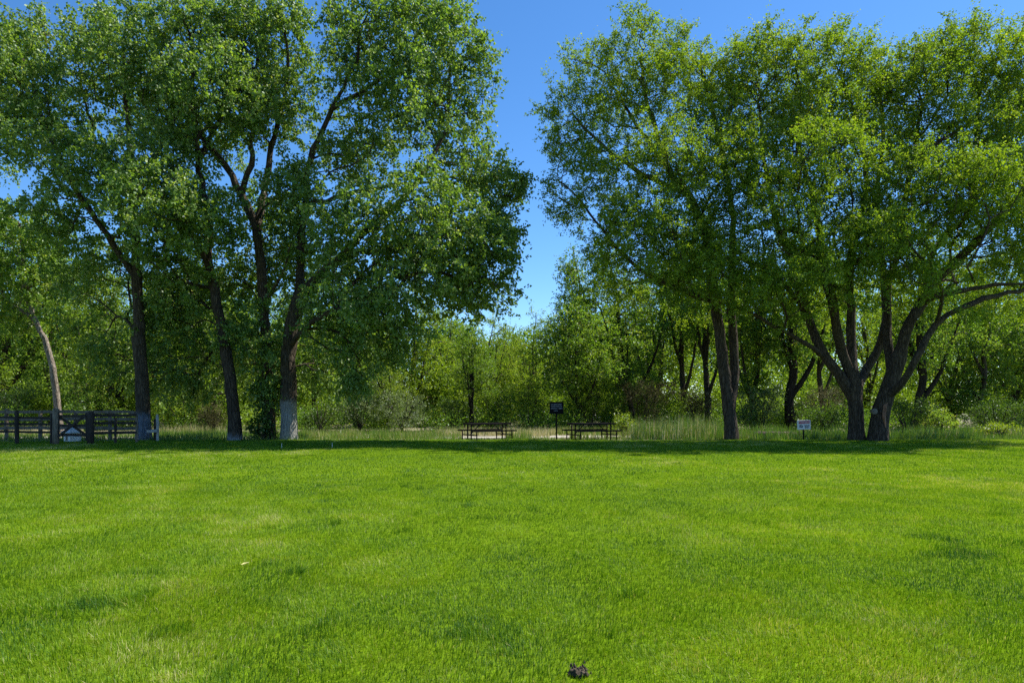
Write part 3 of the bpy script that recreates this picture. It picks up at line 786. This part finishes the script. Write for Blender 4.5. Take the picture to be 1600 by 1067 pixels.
# --------------------------------------------------------------------- blades
def blades(x, y, z, h, w, rng, lean=0.45, seg2=False, comb=None):
    n = len(x)
    a = rng.random(n) * 6.283
    sx, sy = np.cos(a), np.sin(a)
    b = rng.random(n) * 6.283 if comb is None else comb + rng.normal(0, 0.9, n)
    le = np.abs(rng.normal(0, lean, n)) * h
    dx, dy = np.cos(b) * le, np.sin(b) * le
    B = np.stack([x, y, z], -1); S = np.stack([sx * w / 2, sy * w / 2, np.zeros(n)], -1)
    T = B + np.stack([dx, dy, np.sqrt(np.maximum(h * h - le * le * .8, (0.3 * h) ** 2))], -1)
    if not seg2:
        V = np.stack([B - S, B + S, T], 1).reshape(-1, 3)
        return V, [np.arange(3 * n).reshape(-1, 3)], 1
    M = B + np.stack([dx * .3, dy * .3, (T - B)[:, 2] * .6], -1)
    V = np.stack([B - S, B + S, M + S * .8, M - S * .8, T], 1).reshape(-1, 3)
    k = np.arange(n)[:, None] * 5
    return V, [k + np.array([[0, 1, 2, 3]]), k + np.array([[3, 2, 4]])], 2


GR = foliage('grass_blade', [(0.0, (0.025, 0.090, 0.004)), (0.30, (0.077, 0.172, 0.002)), (0.60, (0.150, 0.260, 0.002)), (0.85, (0.262, 0.330, 0.02)), (1.0, (0.50, 0.46, 0.22))], 0.38, tcol=(1.3, 1.25, 0.5), gloss=0.015, rough=0.6)


def lawn_zone(name, ya, yb, dens, w, hs, seg2, seed):
    rng = np.random.default_rng(seed)
    n = int(dens * (yb - ya) * ((ya + yb) * 0.82 + 3))
    y = ya + (yb - ya) * rng.random(n); x = (rng.random(n) * 2 - 1) * (y * 0.82 + 1.5)
    # evenly per area: thin the near rows
    keep = rng.random(n) < (y * 0.82 + 1.5) / (yb * 0.82 + 1.5)
    x, y = x[keep], y[keep]
    if ya > 3: keep = rng.random(len(x)) < np.clip((y - ya) / 3.0, 0, 1); x, y = x[keep], y[keep]
    if yb < 31: keep = rng.random(len(x)) < np.clip((yb - y) / 3.0, 0, 1); x, y = x[keep], y[keep]
    keep = y < lawn_edge(x) + rng.normal(0, 0.05, len(x)); x, y = x[keep], y[keep]
    z = lawn_z(x, y) - 0.004
    ex, ey = (905 - 800) * 4.094 / FPX, 4.094          # the scrape of bare earth
    keep = rng.random(len(x)) > 0.75 * np.exp(-(((x - ex) / .055) ** 2 + ((y - ey) / .07) ** 2))
    x, y, z = x[keep], y[keep], z[keep]
    big = vnoise(x, y * 0.75, 2.4, 21); mid = vnoise(x, y * 0.8, 0.7, 22); sm = vnoise(x, y, 0.22, 23); broad = vnoise(x * .5, y, 4.5, 24)
    tuft = np.clip((vnoise(x, y, 0.34, 25) - 0.76) * 7, 0, 1) * np.clip((vnoise(x, y, 2.6, 26) - 0.45) * 4, 0, 1)
    bare = np.clip((vnoise(x, y, 0.5, 27) - 0.80) * 8, 0, 1) * np.clip((vnoise(x, y, 3.5, 28) - 0.45) * 4, 0, 1)
    h = hs * (0.7 + 0.45 * big + 0.35 * sm) * rng.uniform(0.6, 1.25, len(x)) * (1 + 0.6 * tuft)
    tint = 0.50 + 0.34 * (big - 0.5) + 0.42 * (mid - 0.5) + 0.26 * (broad - 0.5) + 0.30 * (sm - 0.5) + rng.normal(0, 0.17, len(x)) - 0.20 * tuft + 0.26 * bare
    dry = rng.random(len(x)) < 0.025 + 0.16 * bare
    tint = np.where(dry, rng.uniform(0.85, 1, len(x)), tint)
    V, F, k = blades(x, y, z, h, np.full(len(x), w) * rng.uniform(.7, 1.2, len(x)), rng, 0.62, seg2, comb=9.0 * vnoise(x, y, 1.1, 29) + 4.0 * vnoise(x, y, 0.4, 30))
    return V, F, [np.clip(tint, 0, 1)] * k


parts = [lawn_zone('n', 2.6, 8.5, 9500, 0.0042, 0.042, True, 1), lawn_zone('m', 5.5, 15.5, 3600, 0.0065, 0.042, False, 2), lawn_zone('f', 12.5, 31.5, 1000, 0.013, 0.042, False, 3)]
VV, FF3, FF4, T3, T4 = [], [], [], [], []
off = 0
for V, Fs, ts in parts:
    VV.append(V)
    for f, t_ in zip(Fs, ts):
        (FF4 if f.shape[1] == 4 else FF3).append(f + off); (T4 if f.shape[1] == 4 else T3).append(t_)
    off += len(V)
o = link('grass', np_mesh('grass', np.vstack(VV), [np.vstack(FF4), np.vstack(FF3)], GR, tint=np.concatenate(T4 + T3)))
tag(o, 'mown bright green lawn grass with darker tufts', 'grass', kind='stuff')
n_grass = off

DG = foliage('meadow_blade', [(0, (0.06, 0.13, 0.012)), (0.4, (0.115, 0.215, 0.02)), (0.6, (0.22, 0.26, 0.06)), (0.8, (0.42, 0.36, 0.20)), (1, (0.62, 0.55, 0.38))], 0.3, tcol=(1.2, 1.2, 0.8), gloss=0.03)


def meadow(name, label, cat, rects, seed, lean=0.25):
    """rects: (px0, px1, Y0, Y1, blades per m2, height, width, tint)"""
    rng = np.random.default_rng(seed)
    X, Yy, Hh, W, T = [], [], [], [], []
    for (a, b, ya, yb, dens, h, w, ti) in rects:
        xa, xb = (a - 800) * ya / FPX, (b - 800) * ya / FPX
        n = int(dens * (xb - xa) * (yb - ya))
        y = rng.uniform(ya, yb, n); x = ((a + (b - a) * rng.random(n)) - 800) * y / FPX
        c = vnoise(x, y, 0.9, seed + 1)
        keep = rng.random(n) < 0.15 + 1.1 * c
        x, y, c = x[keep], y[keep], c[keep]
        X.append(x); Yy.append(y); Hh.append(h * (0.5 + 0.7 * c) * rng.uniform(0.5, 1.25, len(x))); W.append(w * rng.uniform(.6, 1.3, len(x)))
        T.append(np.clip(ti + 0.25 * (c - 0.5) + rng.normal(0, 0.13, len(x)), 0, 1))
    x, y, h, w, t_ = map(np.concatenate, (X, Yy, Hh, W, T))
    V, F, k = blades(x, y, np.full(len(x), -0.06), h, w, rng, lean)
    o = link(name, np_mesh(name, V, F, DG, tint=t_))
    return tag(o, label, cat, kind='stuff')


meadow('dry_grass', 'straw coloured dry grass beyond the lawn', 'dry grass',
       [(-200, 130, 36, 44, 120, 0.35, .03, 0.82), (470, 720, 31.5, 40, 130, 0.38, .028, 0.46), (680, 870, 35.2, 46, 120, 0.34, .03, 0.80), (870, 990, 36, 42, 110, .4, .03, .52), (1480, 1620, 33, 38, 90, 0.4, .03, 0.62), (240, 350, 36, 41, 130, .55, .03, .68), (790, 860, 33, 36, 90, .5, .025, .72)], 61)
meadow('tall_grass', 'uncut green grass along the lawn edge', 'grass',
       [(-200, 480, 29.8, 36, 130, 0.26, .028, 0.34), (240, 480, 31, 38, 120, .4, .03, .3), (470, 720, 31, 33.5, 120, 0.22, .025, 0.42), (580, 680, 32, 35, 120, .45, .028, .3), (720, 1000, 30.6, 32.6, 150, 0.17, .025, 0.42), (1000, 1700, 30.4, 33, 120, 0.32, .028, 0.32),
        (790, 830, 31.2, 32.5, 130, .5, .025, .32), (1140, 1700, 32, 38, 70, 0.6, .035, 0.25), (700, 1000, 36, 60, 25, .4, .04, .5)], 62)
meadow('reeds', 'reed bed with pale dry stalks among green blades', 'reeds',
       [(985, 1135, 31.2, 36, 170, 1.05, .026, 0.30), (985, 1120, 31.2, 35, 60, 1.0, .02, 0.85), (890, 985, 31.8, 34, 110, .5, .022, .5), (1140, 1180, 31, 34, 70, .7, .022, .5)], 63, 0.14)
meadow('weeds', 'leafy green weeds under the elms', 'weeds',
       [(1180, 1330, 31, 34, 90, 0.6, .045, 0.28), (1390, 1540, 30.8, 34, 90, 0.6, .045, 0.27), (1270, 1330, 30.8, 32, 100, .5, .045, .38), (1440, 1500, 31, 33, 40, .6, .04, .55)], 64, 0.4)

# ------------------------------------------------------------- rail fences
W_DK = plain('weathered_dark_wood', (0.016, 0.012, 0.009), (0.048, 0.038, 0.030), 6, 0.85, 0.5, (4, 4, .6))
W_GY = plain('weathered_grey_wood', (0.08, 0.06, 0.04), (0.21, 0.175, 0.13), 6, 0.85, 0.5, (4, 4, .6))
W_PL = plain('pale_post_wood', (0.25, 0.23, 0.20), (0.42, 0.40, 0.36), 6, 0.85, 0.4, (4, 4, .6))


def post(parent, loc, h, w, m, rr):
    q = MB()
    n = 9
    pts = [(loc[0] + rr.uniform(-.008, .008), loc[1], -0.05 + (h + .05) * i / 6) for i in range(7)]
    q.tube(pts, [w / 2 * rr.uniform(.94, 1.06) for _ in pts[:-1]] + [w / 2 * 0.8], n, rr, .05)
    return q.build('post', m, parent)


def rail(parent, a, b, m, hgt=0.11, th=0.05, rr=random):
    q = MB()
    a, b = Vector(a), Vector(b); n = 8
    vs = []
    d = (b - a).normalized(); s = d.cross(Vector((0, 0, 1))).normalized()
    for i in range(n + 1):
        p = a.lerp(b, i / n) + Vector((0, 0, rr.uniform(-.012, .012)))
        hh = hgt * rr.uniform(.88, 1.08) / 2
        for su, ss in ((-1, -1), (-1, 1), (1, 1), (1, -1)):
            vs.append(p + Vector((0, 0, su * hh)) + s * (ss * th / 2))
    fs = [(0, 1, 2, 3), tuple(n * 4 + k for k in (3, 2, 1, 0))]
    for i in range(n):
        for k in range(4):
            fs.append((i * 4 + k, i * 4 + 4 + k, i * 4 + 4 + (k + 1) % 4, i * 4 + (k + 1) % 4))
    q.add(vs, fs)
    return q.build('rail', m, parent)


def fx(px, Yd): return (px - 800) * Yd / FPX


rr = random.Random(4)
FY = 27.6
# near fence left of the gate
o = Vector((fx(26, FY), FY, 0)); fen = empty('rail_fence', o)
tag(fen, 'dark weathered rail fence running from the left edge to the gate', 'fence')
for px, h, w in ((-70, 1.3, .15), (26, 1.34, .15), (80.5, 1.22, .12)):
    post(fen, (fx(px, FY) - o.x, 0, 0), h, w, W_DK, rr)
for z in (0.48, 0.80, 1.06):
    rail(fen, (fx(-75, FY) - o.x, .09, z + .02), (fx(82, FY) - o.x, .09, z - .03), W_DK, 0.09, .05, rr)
# gate
GY = 27.2
o = Vector((fx(112, GY), GY, 0)); gate = empty('wooden_gate', o)
tag(gate, 'dark wooden gate with crossed diagonal braces', 'gate')
gx0, gx1 = fx(91.5, GY) - o.x, fx(134.5, GY) - o.x
for z in (0.36, 0.74, 1.12):
    rail(gate, (gx0, 0, z), (gx1, 0, z), W_DK, .10, .04, rr)
for a, b in (((gx0, -.05, .30), (gx1, -.05, 1.14)), ((gx0, .05, 1.08), (gx1, .05, .34))):
    q = MB(); q.bar(a, b, .04, .09); q.build('brace', W_DK, gate)
for gx_ in (gx0 - .03, gx1 + .03):
    q = MB(); q.box((gx_, 0, .70), (.10, .07, 1.12), bev=.01); q.build('stile', W_DK, gate)
for z in (.36, 1.1):
    q = MB(); q.box((gx0 - .10, -.045, z), (.16, .02, .05), bev=.004); q.build('hinge', W_DK, gate)
# gate posts
for px, lab, m_, h in ((87, 'stout weathered post carrying the hinge side of the gate', W_GY, 1.42), (141.5, 'stout dark post at the latch side of the gate', W_DK, 1.30)):
    e = empty('gate_post', (fx(px, GY), GY, 0)); tag(e, lab, 'post', 'gate posts')
    q = MB(); q.tube([(0, 0, -.05), (0, 0, .5), (.01, 0, 1.0), (0, 0, h - .04), (0, 0, h)], [.125, .12, .118, .115, .09], 12, rr, .04); q.build('shaft', m_, e, True)
# fence right of the gate
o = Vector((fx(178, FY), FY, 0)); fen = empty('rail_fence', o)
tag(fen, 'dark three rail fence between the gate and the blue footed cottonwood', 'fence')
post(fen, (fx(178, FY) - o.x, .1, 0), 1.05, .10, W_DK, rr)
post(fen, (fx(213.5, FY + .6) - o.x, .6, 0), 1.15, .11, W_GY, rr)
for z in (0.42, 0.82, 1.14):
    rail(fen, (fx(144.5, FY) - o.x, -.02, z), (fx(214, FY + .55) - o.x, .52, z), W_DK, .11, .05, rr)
# pale end post with its short rail
o = Vector((fx(246, 29.5), 29.5, 0)); fen = empty('rail_fence', o)
tag(fen, 'short fence end with pale posts just right of the blue footed trunk', 'fence')
post(fen, (0, 0, 0), 1.15, .12, W_PL, rr)
post(fen, (fx(242, 29.9) - o.x, .4, 0), .95, .10, W_DK, rr)
rail(fen, (fx(229, 29.4) - o.x, -.1, .42), (.02, -.09, .44), W_PL, .12, .05, rr)
# grey fence farther back
FB = 31.5
o = Vector((fx(10, FB), FB, 0)); fen = empty('rail_fence', o)
tag(fen, 'sunlit grey rail fence standing a few paces behind the dark fence', 'fence')
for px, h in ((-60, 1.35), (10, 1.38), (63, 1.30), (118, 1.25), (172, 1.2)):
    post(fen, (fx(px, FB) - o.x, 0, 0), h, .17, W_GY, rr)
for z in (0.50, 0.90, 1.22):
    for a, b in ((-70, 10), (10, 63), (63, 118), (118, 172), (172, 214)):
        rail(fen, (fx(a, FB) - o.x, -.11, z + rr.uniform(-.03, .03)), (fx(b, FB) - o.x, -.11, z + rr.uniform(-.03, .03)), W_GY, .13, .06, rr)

# little white shed-like cover behind the gate
HY = 29.4
o = Vector((fx(113, HY), HY, 0)); hut = empty('well_cover', o)
tag(hut, 'small white well cover with a pyramid roof seen through the gate', 'well cover')
w_wall = plain('white_boards', (0.58, 0.57, 0.52), (0.78, 0.77, 0.73), 5, 0.7, 0.2, (6, 6, .5))
w_roof = plain('white_roof', (0.48, 0.48, 0.47), (0.62, 0.62, 0.60), 5, 0.6, 0.1)
q = MB()
for (cx, cy, sx, sy) in ((0, -.27, .6, .03), (0, .27, .6, .03), (-.285, 0, .03, .5), (.285, 0, .03, .5)):
    q.box((cx, cy, .2), (sx, sy, .42), rz=0)
q.build('wall', w_wall, hut)
q = MB(); q.add([(-.40, -.38, .42), (.40, -.38, .42), (.40, .38, .42), (-.40, .38, .42), (0, 0, .78), (-.40, -.38, .39), (.40, -.38, .39), (.40, .38, .39), (-.40, .38, .39)],
               [(0, 1, 4), (1, 2, 4), (2, 3, 4), (3, 0, 4), (8, 7, 6, 5), (0, 5, 6, 1), (1, 6, 7, 2), (2, 7, 8, 3), (3, 8, 5, 0)])
q.build('roof', w_roof, hut)
q = MB(); q.box((-.02, -.29, .17), (.2, .012, .26), bev=.003); q.build('front_panel', plain('dark_board', (.10, .09, .07), (.2, .18, .14), 6), hut)  # dark brown panel on the front wall
hut.rotation_euler = (0, 0, R(-28)); hut.scale = (.8, .8, .92)

# ------------------------------------------------------------ picnic tables
MT = plain('brown_coated_steel', (0.010, 0.007, 0.006), (0.026, 0.019, 0.016), 14, 0.75, 0.15, spec=0.12)


def picnic(loc, rz, label):
    t = empty('picnic_table', loc, rz)
    tag(t, label, 'picnic table', 'picnic tables at the lawn edge')
    q = MB()
    for k in range(7):
        q.box((0, -.33 + k * .11, .745), (2.06, .085, .03), bev=.006)
    q.bar((-1.05, -.40, .738), (1.05, -.40, .738), .035, .075); q.bar((-1.05, .40, .738), (1.05, .40, .738), .035, .075)
    q.bar((-1.05, -.38, .738), (-1.05, .38, .738), .034, .07); q.bar((1.05, -.38, .738), (1.05, .38, .738), .034, .07)
    q.build('tabletop', MT, t)
    for s in (-1, 1):
        q = MB()
        for k in range(3):
            q.box((0, s * .73 + (k - 1) * .095, .435), (2.10, .075, .028), bev=.005)
        for e in (-1, 1):
            q.bar((-1.07, s * .73 + e * .15, .43), (1.07, s * .73 + e * .15, .43), .03, .06)
            q.bar((e * 1.07, s * .73 - .135, .43), (e * 1.07, s * .73 + .135, .43), .029, .055)
        seat = q.build('bench_seat', MT, t)
        for e in (-1, 1):
            q = MB(); q.tube([(e * .9, s * .73, -.03), (e * .9, s * .73, .42)], [.028, .028], 10); q.build('leg', MT, seat, True)
            q = MB(); q.tube([(e * .9, s * .18, -.03), (e * .9, s * .18, .73)], [.032, .032], 10); q.build('leg', MT, t, True)
    for e in (-1, 1):
        q = MB(); q.bar((e * .9, -.74, .24), (e * .9, .74, .24), .04, .045); q.build('crossbar', MT, t)
        q = MB(); q.bar((e * .86, 0, .25), (e * .35, 0, .72), .03, .035); q.build('brace', MT, t)
    return t


picnic((fx(761, 31.3), 31.3, -0.04), R(30), 'brown steel picnic table turned askew, left of the black sign')
picnic((fx(924, 31.3), 31.3, -0.04), R(20), 'brown steel picnic table with a small yellow bush at its right end')

# -------------------------------------------------------------------- signs
BLK = plain('black_sign_paint', (0.005, 0.005, 0.006), (0.010, 0.010, 0.011), 10, 0.85, 0.05, spec=0.06)
WHT = plain('sign_white', (0.55, 0.55, 0.57), (0.62, 0.62, 0.64), 10, 0.5, 0.02)
GRY = plain('sign_lettering', (0.22, 0.22, 0.26), (0.30, 0.30, 0.34), 10, 0.5, 0.02)
RED = plain('sign_red', (0.36, 0.03, 0.06), (0.45, 0.05, 0.09), 10, 0.5, 0.02)
SY = 30.9
o = Vector((fx(869.5, SY), SY, 0)); sg = empty('notice_sign', o)
tag(sg, 'black notice sign with rows of small pale lettering on a thin post', 'sign')
q = MB(); q.tube([(0, .03, -.06), (0, .03, .6), (0, .03, 1.25), (0, .03, 1.66)], [.036, .034, .034, .034], 10); q.build('post', BLK, sg, True)
zc = CAMZ - (637 - HOR) * SY / FPX
q = MB(); q.box((0, -.02, zc), (.63, .025, .54), bev=.006); board = q.build('board', BLK, sg)
ry = random.Random(12)
for k, z in enumerate((.155, .065, -.03, -.13)):
    q = MB(); x = -.25 if k < 3 else -.12; end = .25 if k < 3 else .06
    while x < end - .01:
        w = ry.choice((.012, .02, .026, .03))
        q.box((x + w / 2, -.0345, zc + z), (w, .003, .038 if k < 3 else .03))
        x += w + (.012 if ry.random() < .75 else .035)
    q.build('lettering', GRY, board)


def lettering(txt, size, loc, m, parent, extrude=0.001):
    cu = bpy.data.curves.new('lettering', 'FONT'); cu.body = txt; cu.size = size; cu.align_x = 'CENTER'; cu.align_y = 'CENTER'; cu.extrude = extrude
    tmp = bpy.data.objects.new('lettering_source', cu); COL.objects.link(tmp)
    dg = bpy.context.evaluated_depsgraph_get()
    me = bpy.data.meshes.new_from_object(tmp.evaluated_get(dg))
    bpy.data.objects.remove(tmp)
    me.materials.clear(); me.materials.append(m)
    ob = link('lettering', me, parent); ob.location = loc; ob.rotation_euler = (R(90), 0, 0)
    return ob


SY = 30.7
o = Vector((fx(1256, SY), SY, 0)); sg = empty('warning_sign', o)
tag(sg, 'small white warning sign with a red header on a short dark stake', 'sign')
q = MB(); q.bar((0, .025, -.06), (0, .025, .62), .045, .045); q.build('stake', BLK, sg)
zc = CAMZ - (663.5 - HOR) * SY / FPX
q = MB(); q.box((0, -.01, zc), (.60, .018, .42), ry=R(-2.5), bev=.005); board = q.build('board', WHT, sg)
q = MB(); q.box((.01, -.0215, zc + .115), (.50, .004, .125), ry=R(-2.5)); q.build('header', RED, board)
lettering('WARNING', .105, (.01, -.0255, zc + .113), WHT, board)
q = MB()
for (x, z, w, h) in ((.13, -.03, .24, .03), (.13, -.085, .2, .03), (.13, -.135, .14, .022), (-.15, -.03, .10, .045), (-.19, -.085, .06, .035), (-.11, -.10, .12, .04), (-.06, -.05, .05, .03)):
    q.box((x, -.0205, zc + z), (w, .003, h), ry=R(-2.5))
q.build('notice_lines', BLK, board)

# --------------------------------------------- small things on and by the lawn
STK = plain('pale_stake', (.45, .45, .42), (.62, .62, .58), 8)
for x, py_, lab in ((440, 701, 'thin pale marker stake in the shade before the whitewashed trunk'), (519, 700, 'thin pale marker stake alone in the tree shade')):
    Yk = CAMZ * FPX / (py_ - HOR)
    e = MB(); e.tube([(0, 0, -.03), (0, 0, .12), (.004, 0, .2)], [.011, .011, .008], 8)
    ob = e.build('marker_stake', STK); ob.location = (fx(x, Yk), Yk, 0)
    tag(ob, lab, 'stake', 'marker stakes')
LOGM = bark('log_bark', (0.05, 0.035, 0.03), (0.19, 0.14, 0.115), scale=(1.2, 7, 7))
q = MB(); rl = random.Random(9)
q.tube([(-1.1 + i * .27, .04 * math.sin(i), .13 + .015 * math.sin(i * 2)) for i in range(9)], [.10, .15, .16, .155, .15, .15, .14, .13, .07], 12, rl, .06)
ob = q.build('fallen_log', LOGM, None, True); ob.location = (fx(1212, 33), 33, 0); ob.rotation_euler = (0, 0, R(6))
tag(ob, 'reddish brown fallen log lying in the weeds left of the warning sign', 'log')
# a fallen leaf and a scrape of bare earth on the near lawn
lfm = plain('fallen_leaf_yellow', (.50, .46, .16), (.62, .58, .25), 12)
for x, py_, r_, lab in ((376, 890, .4, 'pale yellow fallen leaf lying on the lawn'),):
    Yk = CAMZ * FPX / (py_ - HOR)
    me = np_mesh('fallen_leaf', [(0, 0, 0), (.03, .025, .012), (.075, 0, .02), (.03, -.028, .015), (.03, 0, -.002)], [np.array([[0, 4, 1], [1, 4, 2], [2, 4, 3], [3, 4, 0]])], lfm)
    ob = link('fallen_leaf', me); ob.location = (fx(x, Yk), Yk, .05); ob.rotation_euler = (.1, 0, r_)
    ob.modifiers.new('thickness', 'SOLIDIFY').thickness = .0015
    tag(ob, lab, 'leaf')

EARTH = plain('bare_earth', (.026, .020, .012), (.085, .066, .042), 30, .95, .8)
Yk = CAMZ * FPX / (1048 - HOR)
q = MB(); re_ = random.Random(31)
for k in range(34):
    a = re_.random() * 6.28; d_ = abs(re_.gauss(0, .042)); r_ = re_.uniform(.003, .008)
    cx, cy_ = math.cos(a) * d_ * 1.2, math.sin(a) * d_ * 1.3
    q.tube([(cx, cy_, 0), (cx, cy_, .010 + r_ * .4), (cx, cy_, .012 + r_ * 1.2)], [r_ * 1.3, r_ * 1.1, r_ * .5], 6, re_, .25)
q.tube([(0, 0, -.02), (0, 0, .004), (0, 0, .010)], [.06, .045, .02], 14, re_, .25)
ob = q.build('earth_scrape', EARTH); ob.location = (fx(905, Yk), Yk, .004)
tag(ob, 'small scrape of bare dark earth in the nearest part of the lawn', 'soil')

# ----------------------------------------------------------------- light, sky
SUN_EL, SUN_AZ = R(56), R(66)      # azimuth measured from the view direction (+Y) towards +X
w = bpy.data.worlds.new('World'); scene.world = w; w.use_nodes = True
nt = w.node_tree; nt.nodes.clear()
out = nt.nodes.new('ShaderNodeOutputWorld'); bg = nt.nodes.new('ShaderNodeBackground')
sky = nt.nodes.new('ShaderNodeTexSky'); sky.sky_type = 'NISHITA'; sky.sun_disc = False
sky.sun_elevation = SUN_EL; sky.sun_rotation = SUN_AZ
sky.altitude = 1700; sky.air_density = 1.0; sky.dust_density = 0.6; sky.ozone_density = 4.5
bg.inputs[1].default_value = 0.099
hs = nt.nodes.new('ShaderNodeHueSaturation'); hs.inputs['Saturation'].default_value = 1.2
nt.links.new(sky.outputs[0], hs.inputs['Color']); nt.links.new(hs.outputs[0], bg.inputs[0]); nt.links.new(bg.outputs[0], out.inputs[0])
sd = bpy.data.lights.new('sun', 'SUN'); sd.energy = 4.6; sd.angle = R(0.53); sd.color = (1.0, 0.955, 0.88)
so = bpy.data.objects.new('sun', sd); COL.objects.link(so)
v = Vector((math.sin(SUN_AZ) * math.cos(SUN_EL), math.cos(SUN_AZ) * math.cos(SUN_EL), math.sin(SUN_EL)))
so.rotation_euler = v.to_track_quat('Z', 'Y').to_euler(); so.location = (0, 0, 60)

cd = bpy.data.cameras.new('camera'); cam = bpy.data.objects.new('camera', cd); COL.objects.link(cam)
cd.sensor_width = 36; cd.lens = 24.0; cd.shift_y = (HOR - 533.5) / 1600.0
cd.clip_end = 5000; cam.location = (0, 0, CAMZ); cam.rotation_euler = (R(90), 0, 0)
scene.camera = cam
vs = scene.view_settings; vs.view_transform = 'Standard'; vs.look = 'None'; vs.exposure = 1.15; vs.gamma = 1.0
cy = scene.cycles
cy.use_denoising = False
cy.max_bounces = 8; cy.diffuse_bounces = 5; cy.glossy_bounces = 2; cy.transmission_bounces = 5; cy.transparent_max_bounces = 4
cy.caustics_reflective = False; cy.caustics_refractive = False
print('LEAVES', nleaf, 'GRASS VERTS', n_grass, 'BG', {k_: v_[3] for k_, v_ in VAR.items()})
